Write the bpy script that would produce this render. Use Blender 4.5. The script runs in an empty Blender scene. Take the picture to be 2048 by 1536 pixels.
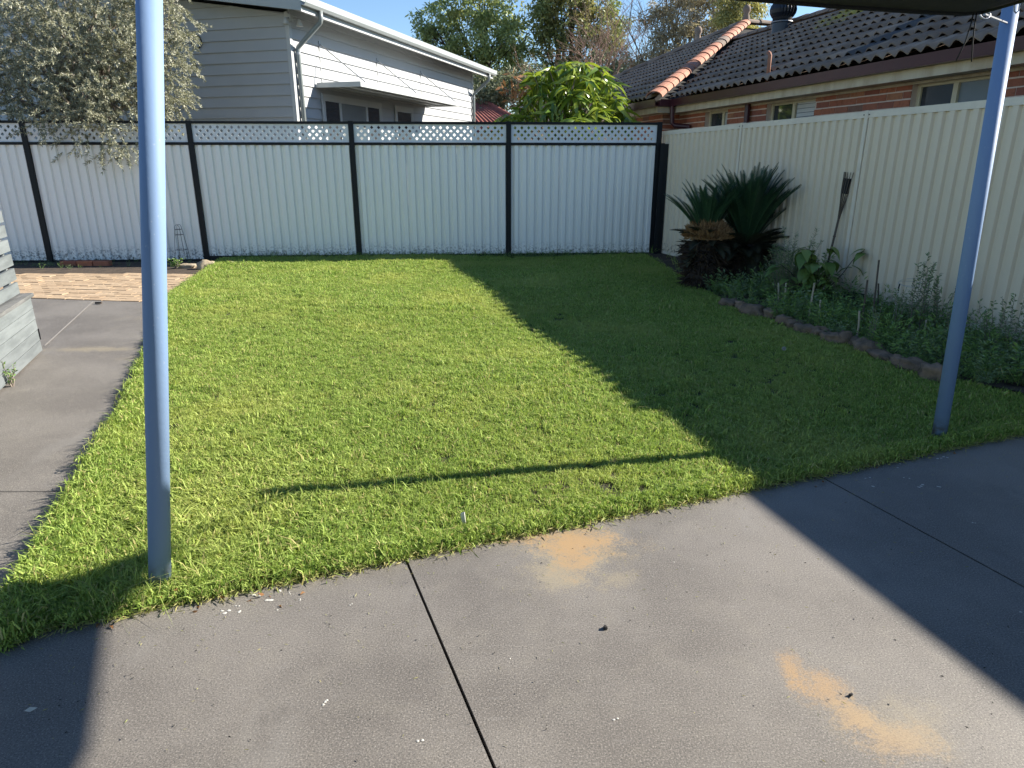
import bpy, bmesh, math, random
import numpy as np
from mathutils import Vector, Matrix, Euler
from mathutils.geometry import delaunay_2d_cdt
from mathutils import noise as mnoise

random.seed(7)
rng = np.random.default_rng(11)
R = math.radians
S = bpy.context.scene
COL = S.collection

# ---------------------------------------------------------------- camera, sky, sun, exposure
cam_d = bpy.data.cameras.new('camera')
cam = bpy.data.objects.new('camera', cam_d)
COL.objects.link(cam)
cam.location = (0, 0, 1.53)
cam.rotation_euler = (R(90 - 18.2), 0, 0)
cam_d.sensor_width = 36
cam_d.lens = 1370 / 2048 * 36
cam_d.clip_start = 0.02
cam_d.clip_end = 600
S.camera = cam

SUN_AZ, SUN_EL = 76.4, 30.8            # clockwise from +Y, above the horizon
world = bpy.data.worlds.new('World')
S.world = world
world.use_nodes = True
wn = world.node_tree.nodes
sky = wn.new('ShaderNodeTexSky')
sky.sky_type = 'NISHITA'
sky.sun_disc = False
sky.sun_elevation = R(SUN_EL)
sky.sun_rotation = R(SUN_AZ)
sky.air_density = 1.0
sky.dust_density = 0.0
sky.ozone_density = 4.5
world.node_tree.links.new(sky.outputs[0], wn['Background'].inputs[0])
wn['Background'].inputs[1].default_value = 0.070

sd = bpy.data.lights.new('sun', 'SUN')
sd.energy = 5.0
sd.angle = R(0.53)
sd.color = (1.0, 0.93, 0.82)
sun = bpy.data.objects.new('sun', sd)
COL.objects.link(sun)
sv = Vector((math.sin(R(SUN_AZ)) * math.cos(R(SUN_EL)), math.cos(R(SUN_AZ)) * math.cos(R(SUN_EL)), math.sin(R(SUN_EL))))
sun.rotation_euler = sv.to_track_quat('Z', 'Y').to_euler()
sun.location = sv * 30

vs = S.view_settings
vs.view_transform = 'Standard'
vs.look = 'None'
vs.exposure = 1.45
vs.gamma = 1
vs.use_curve_mapping = False


# ---------------------------------------------------------------- helpers
def wloc(o):
    p = Vector((0, 0, 0))
    while o is not None:
        p += o.location
        o = o.parent
    return p


class MB:
    """collects shapes in world coordinates; build() links them as ONE mesh object"""
    def __init__(s):
        s.v, s.f = [], []

    def add(s, vs_, fs):
        b = len(s.v)
        s.v += [tuple(q) for q in vs_]
        s.f += [tuple(i + b for i in q) for q in fs]
        return s

    def hexa(s, p):                    # 8 corners: bottom 4 ccw, top 4 ccw
        return s.add(p, [(3, 2, 1, 0), (4, 5, 6, 7), (0, 1, 5, 4), (1, 2, 6, 5), (2, 3, 7, 6), (3, 0, 4, 7)])

    def box(s, o, ax, ay, az):         # corner + three edge vectors
        o, ax, ay, az = map(Vector, (o, ax, ay, az))
        return s.hexa([o, o + ax, o + ax + ay, o + ay, o + az, o + ax + az, o + ax + ay + az, o + ay + az])

    def tube(s, pts, r, n=8, cap=True):
        pts = [Vector(p) for p in pts]
        rs = r if isinstance(r, (list, tuple)) else [r] * len(pts)
        b = len(s.v)
        u = None
        for i, p in enumerate(pts):
            d = (pts[min(i + 1, len(pts) - 1)] - pts[max(i - 1, 0)]).normalized()
            if u is None:
                u = d.orthogonal().normalized()
            else:
                u = (u - d * u.dot(d))
                u = u.normalized() if u.length > 1e-6 else d.orthogonal().normalized()
            w = d.cross(u)
            for k in range(n):
                a = 2 * math.pi * k / n
                s.v.append(tuple(p + (u * math.cos(a) + w * math.sin(a)) * rs[i]))
        for i in range(len(pts) - 1):
            for k in range(n):
                k2 = (k + 1) % n
                s.f.append((b + i * n + k, b + i * n + k2, b + (i + 1) * n + k2, b + (i + 1) * n + k))
        if cap:
            s.f.append(tuple(b + k for k in reversed(range(n))))
            s.f.append(tuple(b + (len(pts) - 1) * n + k for k in range(n)))
        return s

    def lathe(s, c, prof, n=16):       # prof: (radius, z)
        c = Vector(c)
        b = len(s.v)
        for r, z in prof:
            for k in range(n):
                a = 2 * math.pi * k / n
                s.v.append((c.x + r * math.cos(a), c.y + r * math.sin(a), c.z + z))
        for i in range(len(prof) - 1):
            for k in range(n):
                k2 = (k + 1) % n
                s.f.append((b + i * n + k, b + i * n + k2, b + (i + 1) * n + k2, b + (i + 1) * n + k))
        return s

    def prism(s, poly, z0, z1):        # plan polygon (ccw) extruded
        n = len(poly)
        vs_ = [(p[0], p[1], z0) for p in poly] + [(p[0], p[1], z1) for p in poly]
        fs = [tuple(reversed(range(n))), tuple(range(n, 2 * n))]
        fs += [(i, (i + 1) % n, n + (i + 1) % n, n + i) for i in range(n)]
        return s.add(vs_, fs)

    def build(s, name, m, parent=None, smooth=False, loc=None):
        base = wloc(parent) if parent is not None else Vector((0, 0, 0))
        if loc is not None:
            base = Vector(loc)
        me = bpy.data.meshes.new(name)
        me.from_pydata([(p[0] - base.x, p[1] - base.y, p[2] - base.z) for p in s.v], [], s.f)
        me.materials.append(m)
        if smooth:
            me.polygons.foreach_set('use_smooth', [True] * len(me.polygons))
        o = bpy.data.objects.new(name, me)
        COL.objects.link(o)
        if parent is not None:
            o.parent = parent
        elif loc is not None:
            o.location = base
        return o


def tag(o, label=None, cat=None, group=None, kind=None):
    for k, v in (('label', label), ('category', cat), ('group', group), ('kind', kind)):
        if v:
            o[k] = v
    return o


def empty(name, loc, label, cat, group=None):
    o = bpy.data.objects.new(name, None)
    o.empty_display_size = 0.1
    COL.objects.link(o)
    o.location = loc
    return tag(o, label, cat, group)


def inst(name, me, parent, M):
    """one more piece sharing mesh data; M is its world matrix"""
    o = bpy.data.objects.new(name, me)
    COL.objects.link(o)
    if parent is not None:
        o.parent = parent
        M = Matrix.Translation(-wloc(parent)) @ M
    o.matrix_basis = M
    return o


def frame(o, x, y, z):
    M = Matrix.Identity(4)
    for i, c in enumerate((x, y, z, o)):
        for j in range(3):
            M[j][i] = c[j]
    return M


def np_mesh(name, verts, faces, m, parent=None, smooth=False):
    """verts (N,3), faces (M,k) with constant k, vectorised"""
    base = np.array(wloc(parent)) if parent is not None else np.zeros(3)
    verts = np.asarray(verts, dtype=np.float32) - base.astype(np.float32)
    faces = np.asarray(faces, dtype=np.int32)
    me = bpy.data.meshes.new(name)
    me.vertices.add(len(verts))
    me.vertices.foreach_set('co', verts.ravel())
    k = faces.shape[1]
    me.loops.add(faces.size)
    me.loops.foreach_set('vertex_index', faces.ravel())
    me.polygons.add(len(faces))
    me.polygons.foreach_set('loop_start', np.arange(0, faces.size, k, dtype=np.int32))
    try:
        me.polygons.foreach_set('loop_total', np.full(len(faces), k, dtype=np.int32))
    except Exception:
        pass
    me.update(calc_edges=True)
    me.validate()
    me.materials.append(m)
    if smooth:
        me.polygons.foreach_set('use_smooth', np.ones(len(faces), dtype=bool))
    o = bpy.data.objects.new(name, me)
    COL.objects.link(o)
    if parent is not None:
        o.parent = parent
    return o


def unit(a):
    return a / np.maximum(np.linalg.norm(a, axis=-1, keepdims=True), 1e-9)


def leaf_arrays(C, D, L, W, lift=0.15):
    """rhombic leaves: base C, direction D, length L, width W"""
    n = len(C)
    C = np.asarray(C, float)
    D = unit(np.asarray(D, float))
    L = np.broadcast_to(np.asarray(L, float), (n,))[:, None]
    W = np.broadcast_to(np.asarray(W, float), (n,))[:, None]
    sd_ = unit(np.cross(D, rng.normal(size=(n, 3))))
    up = np.cross(sd_, D)
    v = np.empty((n, 4, 3))
    v[:, 0] = C
    v[:, 1] = C + D * L * 0.45 + sd_ * W * 0.5 + up * W * lift
    v[:, 2] = C + D * L
    v[:, 3] = C + D * L * 0.45 - sd_ * W * 0.5 + up * W * lift
    f = np.arange(n * 4).reshape(n, 4)
    return v.reshape(-1, 3), f


def leaves(name, C, D, L, W, m, parent=None, lift=0.15):
    v, f = leaf_arrays(C, D, L, W, lift)
    return np_mesh(name, v, f, m, parent)


def inside(poly, x, y):
    poly = np.asarray(poly, float)
    r = np.zeros(len(x), bool)
    j = len(poly) - 1
    for i in range(len(poly)):
        xi, yi = poly[i]
        xj, yj = poly[j]
        c = ((yi > y) != (yj > y)) & (x < (xj - xi) * (y - yi) / (yj - yi + 1e-12) + xi)
        r ^= c
        j = i
    return r


# ---------------------------------------------------------------- materials
def nodes(name):
    m = bpy.data.materials.new(name)
    m.use_nodes = True
    nt = m.node_tree
    return m, nt, nt.nodes['Principled BSDF']


def mix(nt, fac, a, b, mode='MIX'):
    n = nt.nodes.new('ShaderNodeMix')
    n.data_type = 'RGBA'
    n.blend_type = mode
    for sock, val in ((n.inputs[0], fac), (n.inputs[6], a), (n.inputs[7], b)):
        if hasattr(val, 'is_output'):
            nt.links.new(val, sock)
        elif isinstance(val, (int, float)):
            sock.default_value = val
        else:
            sock.default_value = (*val, 1)
    return n.outputs[2]


def noise(nt, scale, detail=4, rough=0.55, vec=None, stretch=None, dim_obj=False):
    n = nt.nodes.new('ShaderNodeTexNoise')
    n.inputs['Scale'].default_value = scale
    n.inputs['Detail'].default_value = detail
    n.inputs['Roughness'].default_value = rough
    if vec is None:
        vec = nt.nodes.new('ShaderNodeNewGeometry').outputs['Position']
    if stretch:
        mp = nt.nodes.new('ShaderNodeMapping')
        mp.inputs['Scale'].default_value = stretch
        nt.links.new(vec, mp.inputs[0])
        vec = mp.outputs[0]
    nt.links.new(vec, n.inputs['Vector'])
    return n.outputs['Fac']


def ramp(nt, fac, p0, p1, v0=0.0, v1=1.0):
    n = nt.nodes.new('ShaderNodeMapRange')
    n.interpolation_type = 'SMOOTHSTEP'
    nt.links.new(fac, n.inputs[0])
    for i, q in enumerate((p0, p1, v0, v1)):
        n.inputs[1 + i].default_value = q
    return n.outputs[0]


def mathn(nt, op, a, b=None):
    n = nt.nodes.new('ShaderNodeMath')
    n.operation = op
    for i, q in enumerate((a, b)):
        if q is None:
            continue
        if hasattr(q, 'is_output'):
            nt.links.new(q, n.inputs[i])
        else:
            n.inputs[i].default_value = q
    return n.outputs[0]


def bump(nt, b, h, strength=0.3, dist=0.01):
    n = nt.nodes.new('ShaderNodeBump')
    n.inputs['Strength'].default_value = strength
    n.inputs['Distance'].default_value = dist
    nt.links.new(h, n.inputs['Height'])
    nt.links.new(n.outputs[0], b.inputs['Normal'])


def paint(name, c, c2=None, rough=0.5, scale=6, amount=0.5, metallic=0.0, bumpy=0.0, bscale=80, stretch=None, spec=0.5, objvar=0.0):
    m, nt, b = nodes(name)
    c2 = c2 or tuple(q * 0.8 for q in c)
    f = ramp(nt, noise(nt, scale, 5, stretch=stretch), 0.35, 0.7, 0, amount)
    col = mix(nt, f, c, c2)
    if objvar:
        oi = nt.nodes.new('ShaderNodeObjectInfo')
        hv = nt.nodes.new('ShaderNodeHueSaturation')
        nt.links.new(col, hv.inputs['Color'])
        nt.links.new(ramp(nt, oi.outputs['Random'], 0, 1, 1 - objvar, 1 + objvar), hv.inputs['Value'])
        col = hv.outputs[0]
    nt.links.new(col, b.inputs['Base Color'])
    b.inputs['Roughness'].default_value = rough
    b.inputs['Metallic'].default_value = metallic
    b.inputs['Specular IOR Level'].default_value = spec
    if bumpy:
        bump(nt, b, noise(nt, bscale, 4), bumpy, 0.01)
    return m


def leafmat(name, c1, c2, trans=0.3, rough=0.5, patch=None, patch_scale=1.0, spec=0.4, inst_var=False, straw=None):
    """c1..c2 differs leaf by leaf; patch: a third colour in slow drifts"""
    m, nt, b = nodes(name)
    g = nt.nodes.new('ShaderNodeNewGeometry')
    fac = g.outputs['Random Per Island']
    if inst_var:
        oi = nt.nodes.new('ShaderNodeObjectInfo')
        fac = mathn(nt, 'FRACT', mathn(nt, 'ADD', fac, oi.outputs['Random']))
    col = mix(nt, fac, c1, c2)
    if straw:
        f2 = mathn(nt, 'FRACT', mathn(nt, 'MULTIPLY', fac, 17.37))
        col = mix(nt, ramp(nt, f2, 0.90, 0.93), col, straw)
    if patch:
        col = mix(nt, ramp(nt, noise(nt, patch_scale, 4), 0.45, 0.70, 0, 0.55), col, patch)
    nt.links.new(col, b.inputs['Base Color'])
    b.inputs['Roughness'].default_value = rough
    b.inputs['Specular IOR Level'].default_value = spec
    if trans:
        tr = nt.nodes.new('ShaderNodeBsdfTranslucent')
        nt.links.new(mix(nt, 1.0, col, (1.0, 1.0, 0.7), 'MULTIPLY'), tr.inputs['Color'])
        mx = nt.nodes.new('ShaderNodeMixShader')
        mx.inputs[0].default_value = trans
        nt.links.new(b.outputs[0], mx.inputs[1])
        nt.links.new(tr.outputs[0], mx.inputs[2])
        nt.links.new(mx.outputs[0], nt.nodes['Material Output'].inputs[0])
    return m


def sheetmat(name, c, dirt, zlo):
    """colour-coated steel sheet with fine streaks and dirt splashed up from the ground"""
    m, nt, b = nodes(name)
    g = nt.nodes.new('ShaderNodeNewGeometry').outputs['Position']
    st = ramp(nt, noise(nt, 9, 4, stretch=(1, 1, 0.06)), 0.4, 0.75, 0, 0.22)
    col = mix(nt, st, c, dirt)
    sep = nt.nodes.new('ShaderNodeSeparateXYZ')
    nt.links.new(g, sep.inputs[0])
    low = ramp(nt, sep.outputs[2], zlo, zlo + 0.32, 1, 0)
    sp = ramp(nt, noise(nt, 30, 6, 0.75), 0.48, 0.60)
    col = mix(nt, mathn(nt, 'MULTIPLY', mathn(nt, 'MULTIPLY', low, low), mathn(nt, 'MULTIPLY', sp, 0.9)), col, (0.035, 0.032, 0.022))
    spots = ramp(nt, noise(nt, 14, 6, 0.75), 0.70, 0.76, 0, 0.55)
    col = mix(nt, spots, col, tuple(q * 0.35 for q in c))
    nt.links.new(col, b.inputs['Base Color'])
    b.inputs['Roughness'].default_value = 0.42
    bump(nt, b, noise(nt, 3, 2, stretch=(1, 1, 0.5)), 0.12, 0.02)
    return m


M = {}
M['post_blue'] = paint('post_blue_paint', (0.135, 0.215, 0.37), (0.175, 0.25, 0.385), 0.6, 5, 0.5, spec=0.2, bumpy=0.05, stretch=(1, 1, 0.3))
def postmat():
    m, nt, b = nodes('post_blue_paint')
    g = nt.nodes.new('ShaderNodeNewGeometry').outputs['Position']
    c = mix(nt, ramp(nt, noise(nt, 4, 6, stretch=(1, 1, 0.25)), 0.35, 0.72, 0, 0.6), (0.165, 0.255, 0.415), (0.205, 0.29, 0.44))
    c = mix(nt, ramp(nt, noise(nt, 70, 4, 0.7, stretch=(1, 1, 0.45)), 0.66, 0.72, 0, 0.55), c, (0.40, 0.44, 0.50))
    c = mix(nt, ramp(nt, noise(nt, 26, 5, 0.75), 0.70, 0.75, 0, 0.5), c, (0.06, 0.085, 0.13))
    sep = nt.nodes.new('ShaderNodeSeparateXYZ')
    nt.links.new(g, sep.inputs[0])
    low = mathn(nt, 'MULTIPLY', ramp(nt, sep.outputs[2], 0.02, 0.16, 1, 0), ramp(nt, noise(nt, 30, 4), 0.35, 0.65))
    c = mix(nt, low, c, (0.10, 0.085, 0.06))
    nt.links.new(c, b.inputs['Base Color'])
    b.inputs['Roughness'].default_value = 0.6
    b.inputs['Specular IOR Level'].default_value = 0.22
    bump(nt, b, noise(nt, 40, 4), 0.12, 0.004)
    return m


M['post_blue'] = postmat()
M['black_metal'] = paint('black_metal_paint', (0.007, 0.009, 0.011), (0.014, 0.014, 0.015), 0.5, spec=0.25)
M['white_sheet'] = sheetmat('white_fence_sheet', (0.84, 0.825, 0.775), (0.70, 0.69, 0.645), 0.05)
M['white_lattice'] = paint('lattice_paint', (0.72, 0.73, 0.73), (0.6, 0.61, 0.61), 0.5, 8)
M['cream_sheet'] = sheetmat('cream_fence_sheet', (0.69, 0.588, 0.44), (0.56, 0.475, 0.35), 0.10)
M['cream_trim'] = paint('cream_trim', (0.71, 0.63, 0.505), (0.60, 0.53, 0.42), 0.45, 9)
M['sleeper'] = paint('weathered_sleeper', (0.10, 0.07, 0.045), (0.05, 0.035, 0.025), 0.9, 12, 0.9, bumpy=0.5)
M['white_board'] = paint('white_board_paint', (0.375, 0.385, 0.39), (0.335, 0.345, 0.35), 0.5, 2.2, 0.5)
M['white_trim'] = paint('white_trim_paint', (0.44, 0.45, 0.445), (0.40, 0.41, 0.405), 0.45, 4, 0.5)
M['gutter_grey'] = paint('pale_gutter_metal', (0.34, 0.37, 0.37), (0.29, 0.32, 0.32), 0.4, 4)
M['pipe_grey'] = paint('downpipe_grey', (0.20, 0.225, 0.222), (0.16, 0.18, 0.18), 0.4, 4)
M['roof_iron'] = paint('grey_roof_iron', (0.30, 0.33, 0.34), (0.26, 0.29, 0.3), 0.45)
M['awning_iron'] = paint('awning_iron', (0.42, 0.44, 0.435), (0.37, 0.39, 0.385), 0.4)
M['steel'] = paint('dull_steel', (0.35, 0.36, 0.37), (0.28, 0.28, 0.29), 0.4, metallic=0.6)
M['win_dark'] = paint('dark_window_glass', (0.03, 0.035, 0.04), (0.05, 0.055, 0.06), 0.06, 2, spec=0.9)
M['win_grey'] = paint('grey_window_glass', (0.20, 0.22, 0.22), (0.14, 0.16, 0.16), 0.08, 2, spec=0.9)
M['blind'] = paint('pale_blind', (0.62, 0.60, 0.55), (0.5, 0.49, 0.45), 0.6)
M['cream_alu'] = paint('cream_window_aluminium', (0.62, 0.53, 0.34), (0.55, 0.47, 0.3), 0.4)
M['mortar'] = paint('mortar', (0.70, 0.55, 0.44), (0.6, 0.46, 0.36), 0.9, 30, bumpy=0.4)
M['fascia'] = paint('stained_cream_fascia', (0.58, 0.49, 0.35), (0.34, 0.225, 0.12), 0.6, 7, 0.55, stretch=(1, 1, 0.25))
M['maroon'] = paint('maroon_gutter_paint', (0.060, 0.014, 0.020), (0.045, 0.012, 0.018), 0.35)
M['underlay'] = paint('dark_underlay', (0.015, 0.014, 0.014), None, 0.95)
M['terracotta'] = paint('terracotta', (0.37, 0.165, 0.10), (0.26, 0.105, 0.065), 0.8, 14, 0.8, bumpy=0.3, objvar=0.18)
M['lead'] = paint('lead_flashing', (0.45, 0.47, 0.5), (0.35, 0.36, 0.38), 0.35, metallic=0.7)
M['vent_dark'] = paint('ventilator_metal', (0.022, 0.027, 0.038), (0.035, 0.04, 0.05), 0.35, metallic=0.3)
M['grey_timber'] = paint('grey_painted_timber', (0.150, 0.168, 0.172), (0.095, 0.108, 0.112), 0.7, 7, 0.8, bumpy=0.35, bscale=40, stretch=(1, 0.25, 3), objvar=0.1)
M['grey_timber_worn'] = paint('worn_grey_timber', (0.075, 0.078, 0.078), (0.17, 0.17, 0.165), 0.8, 9, 0.9, bumpy=0.5, bscale=40, stretch=(1, 0.2, 3), objvar=0.15)
M['rock'] = paint('edging_rock', (0.22, 0.150, 0.10), (0.085, 0.066, 0.044), 0.95, 9, 1.0, bumpy=0.8, bscale=30, objvar=0.2)
M['pale_rock'] = paint('pale_rock', (0.36, 0.30, 0.21), (0.22, 0.18, 0.125), 0.9, 10, 0.9, bumpy=0.6, bscale=30)
M['soil'] = paint('garden_soil', (0.060, 0.042, 0.028), (0.03, 0.022, 0.015), 1.0, 8, 1.0, bumpy=1.0, bscale=40)
M['thatch'] = paint('lawn_soil', (0.03, 0.032, 0.012), (0.055, 0.048, 0.02), 1.0, 25, 1.0, bumpy=0.8, bscale=60)
M['yard'] = paint('yard_ground', (0.09, 0.085, 0.05), (0.05, 0.06, 0.025), 1.0, 1.5, 1.0, bumpy=0.6, bscale=20)
M['bark_grey'] = paint('grey_bark', (0.26, 0.22, 0.18), (0.12, 0.10, 0.085), 0.9, 5, 0.9, bumpy=0.6, bscale=20)
M['bark_pale'] = paint('pale_gum_bark', (0.46, 0.42, 0.37), (0.22, 0.19, 0.16), 0.85, 3, 0.8, bumpy=0.3)
M['bark_dark'] = paint('dark_bark', (0.06, 0.045, 0.035), (0.03, 0.025, 0.02), 0.95, 6, 0.9, bumpy=0.6)
M['twig_red'] = paint('reddish_twigs', (0.26, 0.16, 0.12), (0.18, 0.12, 0.09), 0.9)
M['stake'] = paint('pale_stake', (0.42, 0.36, 0.27), (0.3, 0.25, 0.18), 0.8)
M['bamboo_dark'] = paint('smoked_bamboo', (0.10, 0.075, 0.055), (0.05, 0.04, 0.03), 0.7, 20)
M['sail_cloth'] = paint('black_shade_cloth', (0.010, 0.010, 0.012), (0.018, 0.017, 0.017), 0.85, 60, 0.8, bumpy=0.3, bscale=200)
M['cord'] = paint('black_cord', (0.012, 0.012, 0.013), None, 0.8)
M['white_bits'] = paint('white_marks', (0.52, 0.51, 0.47), (0.36, 0.35, 0.31), 0.9, 60)
M['pebble'] = paint('dark_pebble', (0.02, 0.018, 0.016), None, 0.8)
M['wire'] = paint('galvanised_wire', (0.45, 0.46, 0.44), (0.3, 0.3, 0.29), 0.5, metallic=0.4)
M['rust_wire'] = paint('dark_wire', (0.06, 0.055, 0.05), None, 0.7)

M['grass'] = leafmat('grass_blades', (0.135, 0.23, 0.04), (0.455, 0.57, 0.15), 0.38, 0.5, (0.50, 0.53, 0.16), 0.9, inst_var=True, spec=0.15, straw=(0.50, 0.44, 0.20))
M['straw'] = leafmat('dry_clippings', (0.36, 0.32, 0.13), (0.24, 0.27, 0.08), 0.25, 0.7, inst_var=True)
M['olive_leaf'] = leafmat('olive_leaves', (0.16, 0.165, 0.11), (0.48, 0.48, 0.36), 0.22, 0.45)
M['gum_leaf'] = leafmat('gum_leaves', (0.14, 0.20, 0.075), (0.43, 0.50, 0.22), 0.40, 0.5, (0.45, 0.43, 0.18), 0.35)
M['gum_dark'] = leafmat('dark_gum_leaves', (0.12, 0.17, 0.065), (0.37, 0.41, 0.17), 0.38, 0.5, (0.36, 0.27, 0.13), 0.4)
M['gum_dry'] = leafmat('dry_gum_leaves', (0.25, 0.21, 0.15), (0.52, 0.45, 0.33), 0.38, 0.6, (0.24, 0.26, 0.14), 0.5)
M['gum_gold'] = leafmat('golden_gum_leaves', (0.32, 0.31, 0.12), (0.48, 0.45, 0.20), 0.35, 0.5)
M['far_leaf'] = leafmat('far_leaves', (0.10, 0.125, 0.075), (0.24, 0.26, 0.16), 0.25, 0.6)
M['mango_leaf'] = leafmat('mango_leaves', (0.085, 0.165, 0.022), (0.32, 0.39, 0.05), 0.38, 0.25, inst_var=True, spec=0.6)
M['dead_leaf'] = leafmat('dead_brown_leaves', (0.25, 0.11, 0.045), (0.36, 0.19, 0.08), 0.2, 0.7)
M['cycad_leaf'] = leafmat('cycad_leaflets', (0.022, 0.060, 0.030), (0.045, 0.09, 0.04), 0.08, 0.35, spec=0.5)
M['cycad_brown'] = leafmat('cycad_cone_scales', (0.24, 0.13, 0.055), (0.36, 0.22, 0.10), 0.1, 0.8)
M['cycad_dead'] = leafmat('cycad_dead_bases', (0.03, 0.02, 0.013), (0.075, 0.048, 0.03), 0.05, 0.9)
M['cycad_old'] = leafmat('old_cycad_leaflets', (0.018, 0.026, 0.012), (0.05, 0.045, 0.022), 0.05, 0.7)
M['weed_leaf'] = leafmat('weed_leaves', (0.10, 0.20, 0.045), (0.23, 0.35, 0.09), 0.25, 0.55, inst_var=True)
M['herb_leaf'] = leafmat('grey_green_herb', (0.11, 0.17, 0.075), (0.20, 0.27, 0.125), 0.2, 0.6)
M['big_leaf'] = leafmat('broad_leaves', (0.11, 0.19, 0.045), (0.20, 0.28, 0.075), 0.3, 0.4, inst_var=True)


def concrete():
    m, nt, b = nodes('charcoal_concrete')
    g = nt.nodes.new('ShaderNodeNewGeometry').outputs['Position']
    c = mix(nt, ramp(nt, noise(nt, 1.3, 7, 0.62), 0.36, 0.64), (0.118, 0.106, 0.094), (0.172, 0.157, 0.140))
    c = mix(nt, ramp(nt, noise(nt, 7, 4), 0.5, 0.72, 0, 0.35), c, (0.195, 0.178, 0.150))
    sp = noise(nt, 185, 4, 0.8)
    c = mix(nt, ramp(nt, sp, 0.52, 0.66, 0, 0.75), c, (0.37, 0.342, 0.305))
    c = mix(nt, ramp(nt, sp, 0.48, 0.35, 0, 0.8), c, (0.024, 0.031, 0.028))
    c = mix(nt, ramp(nt, noise(nt, 75, 3, 0.6), 0.63, 0.70, 0, 0.5), c, (0.10, 0.088, 0.082))
    # scratches brushed along the slab
    c = mix(nt, ramp(nt, noise(nt, 16, 3, stretch=(0.5, 3.0, 1)), 0.60, 0.74, 0, 0.18), c, (0.24, 0.23, 0.22))
    c = mix(nt, ramp(nt, noise(nt, 3.4, 5, 0.6, stretch=(1.0, 0.35, 1)), 0.56, 0.72, 0, 0.4), c, (0.20, 0.19, 0.175))
    c = mix(nt, ramp(nt, noise(nt, 2.3, 6, 0.7), 0.60, 0.70, 0, 0.35), c, (0.075, 0.068, 0.060))
    # rust-orange stains soaked into the surface: (centre, radius x, radius y, strength, colour)
    sep = nt.nodes.new('ShaderNodeSeparateXYZ')
    nt.links.new(g, sep.inputs[0])
    wob = noise(nt, 9, 6, 0.7)
    wob2 = noise(nt, 90, 3, 0.7)
    org, pale = (0.33, 0.215, 0.105), (0.27, 0.232, 0.16)
    for (cx, cy, rx, ry, k, colr) in ((0.27, 2.50, 0.20, 0.13, 0.8, pale), (0.20, 2.32, 0.13, 0.14, 0.75, pale), (0.27, 2.53, 0.17, 0.10, 0.9, org),
                                      (0.24, 2.42, 0.07, 0.12, 0.7, org), (0.40, 2.27, 0.08, 0.045, 0.5, pale), (-0.15, 2.54, 0.35, 0.03, 0.55, org),
                                      (0.88, 1.76, 0.035, 0.07, 0.75, org), (0.945, 1.69, 0.07, 0.06, 0.75, org), (1.0, 1.565, 0.055, 0.06, 0.85, org),
                                      (1.06, 1.50, 0.09, 0.06, 0.7, org), (1.10, 1.55, 0.16, 0.10, 0.4, pale), (-2.9, 5.35, 0.22, 0.12, 0.5, pale), (-3.55, 5.6, 0.35, 0.07, 0.6, pale), (-3.3, 6.8, 0.5, 0.10, 0.35, pale)):
        dx = mathn(nt, 'DIVIDE', mathn(nt, 'SUBTRACT', sep.outputs[0], cx), rx)
        dy = mathn(nt, 'DIVIDE', mathn(nt, 'SUBTRACT', sep.outputs[1], cy), ry)
        d = mathn(nt, 'SQRT', mathn(nt, 'ADD', mathn(nt, 'MULTIPLY', dx, dx), mathn(nt, 'MULTIPLY', dy, dy)))
        d = mathn(nt, 'ADD', d, mathn(nt, 'MULTIPLY', mathn(nt, 'SUBTRACT', wob, 0.5), 3.6))
        d = mathn(nt, 'ADD', d, mathn(nt, 'MULTIPLY', mathn(nt, 'SUBTRACT', wob2, 0.5), 2.4))
        grain = ramp(nt, sp, 0.30, 0.62, 0.55, 1.15)
        c = mix(nt, mathn(nt, 'MULTIPLY', ramp(nt, d, 0.15, 1.6, k, 0), grain), c, colr)
    nt.links.new(c, b.inputs['Base Color'])
    b.inputs['Roughness'].default_value = 0.58
    b.inputs['Specular IOR Level'].default_value = 0.5
    bump(nt, b, noise(nt, 240, 4, 0.8), 0.25, 0.004)
    return m


M['concrete'] = concrete()


def brickmat(name, cols):
    m, nt, b = nodes(name)
    oi = nt.nodes.new('ShaderNodeObjectInfo')
    cr = nt.nodes.new('ShaderNodeValToRGB')
    cr.color_ramp.interpolation = 'LINEAR'
    e = cr.color_ramp.elements
    while len(e) < len(cols):
        e.new(0.5)
    for i, c in enumerate(cols):
        e[i].position = i / (len(cols) - 1)
        e[i].color = (*c, 1)
    nt.links.new(oi.outputs['Random'], cr.inputs[0])
    c = mix(nt, ramp(nt, noise(nt, 22, 5, 0.7), 0.45, 0.7, 0, 0.55), cr.outputs[0], tuple(q * 0.5 for q in cols[0]))
    nt.links.new(c, b.inputs['Base Color'])
    b.inputs['Roughness'].default_value = 0.85
    bump(nt, b, noise(nt, 90, 4), 0.5, 0.006)
    return m


M['brick'] = brickmat('red_brick', [(0.36, 0.112, 0.056), (0.44, 0.148, 0.070), (0.29, 0.095, 0.060), (0.46, 0.185, 0.085), (0.20, 0.11, 0.078)])
M['paver'] = brickmat('tan_paver', [(0.35, 0.25, 0.155), (0.40, 0.295, 0.19), (0.32, 0.225, 0.14), (0.43, 0.325, 0.215)])


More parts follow.
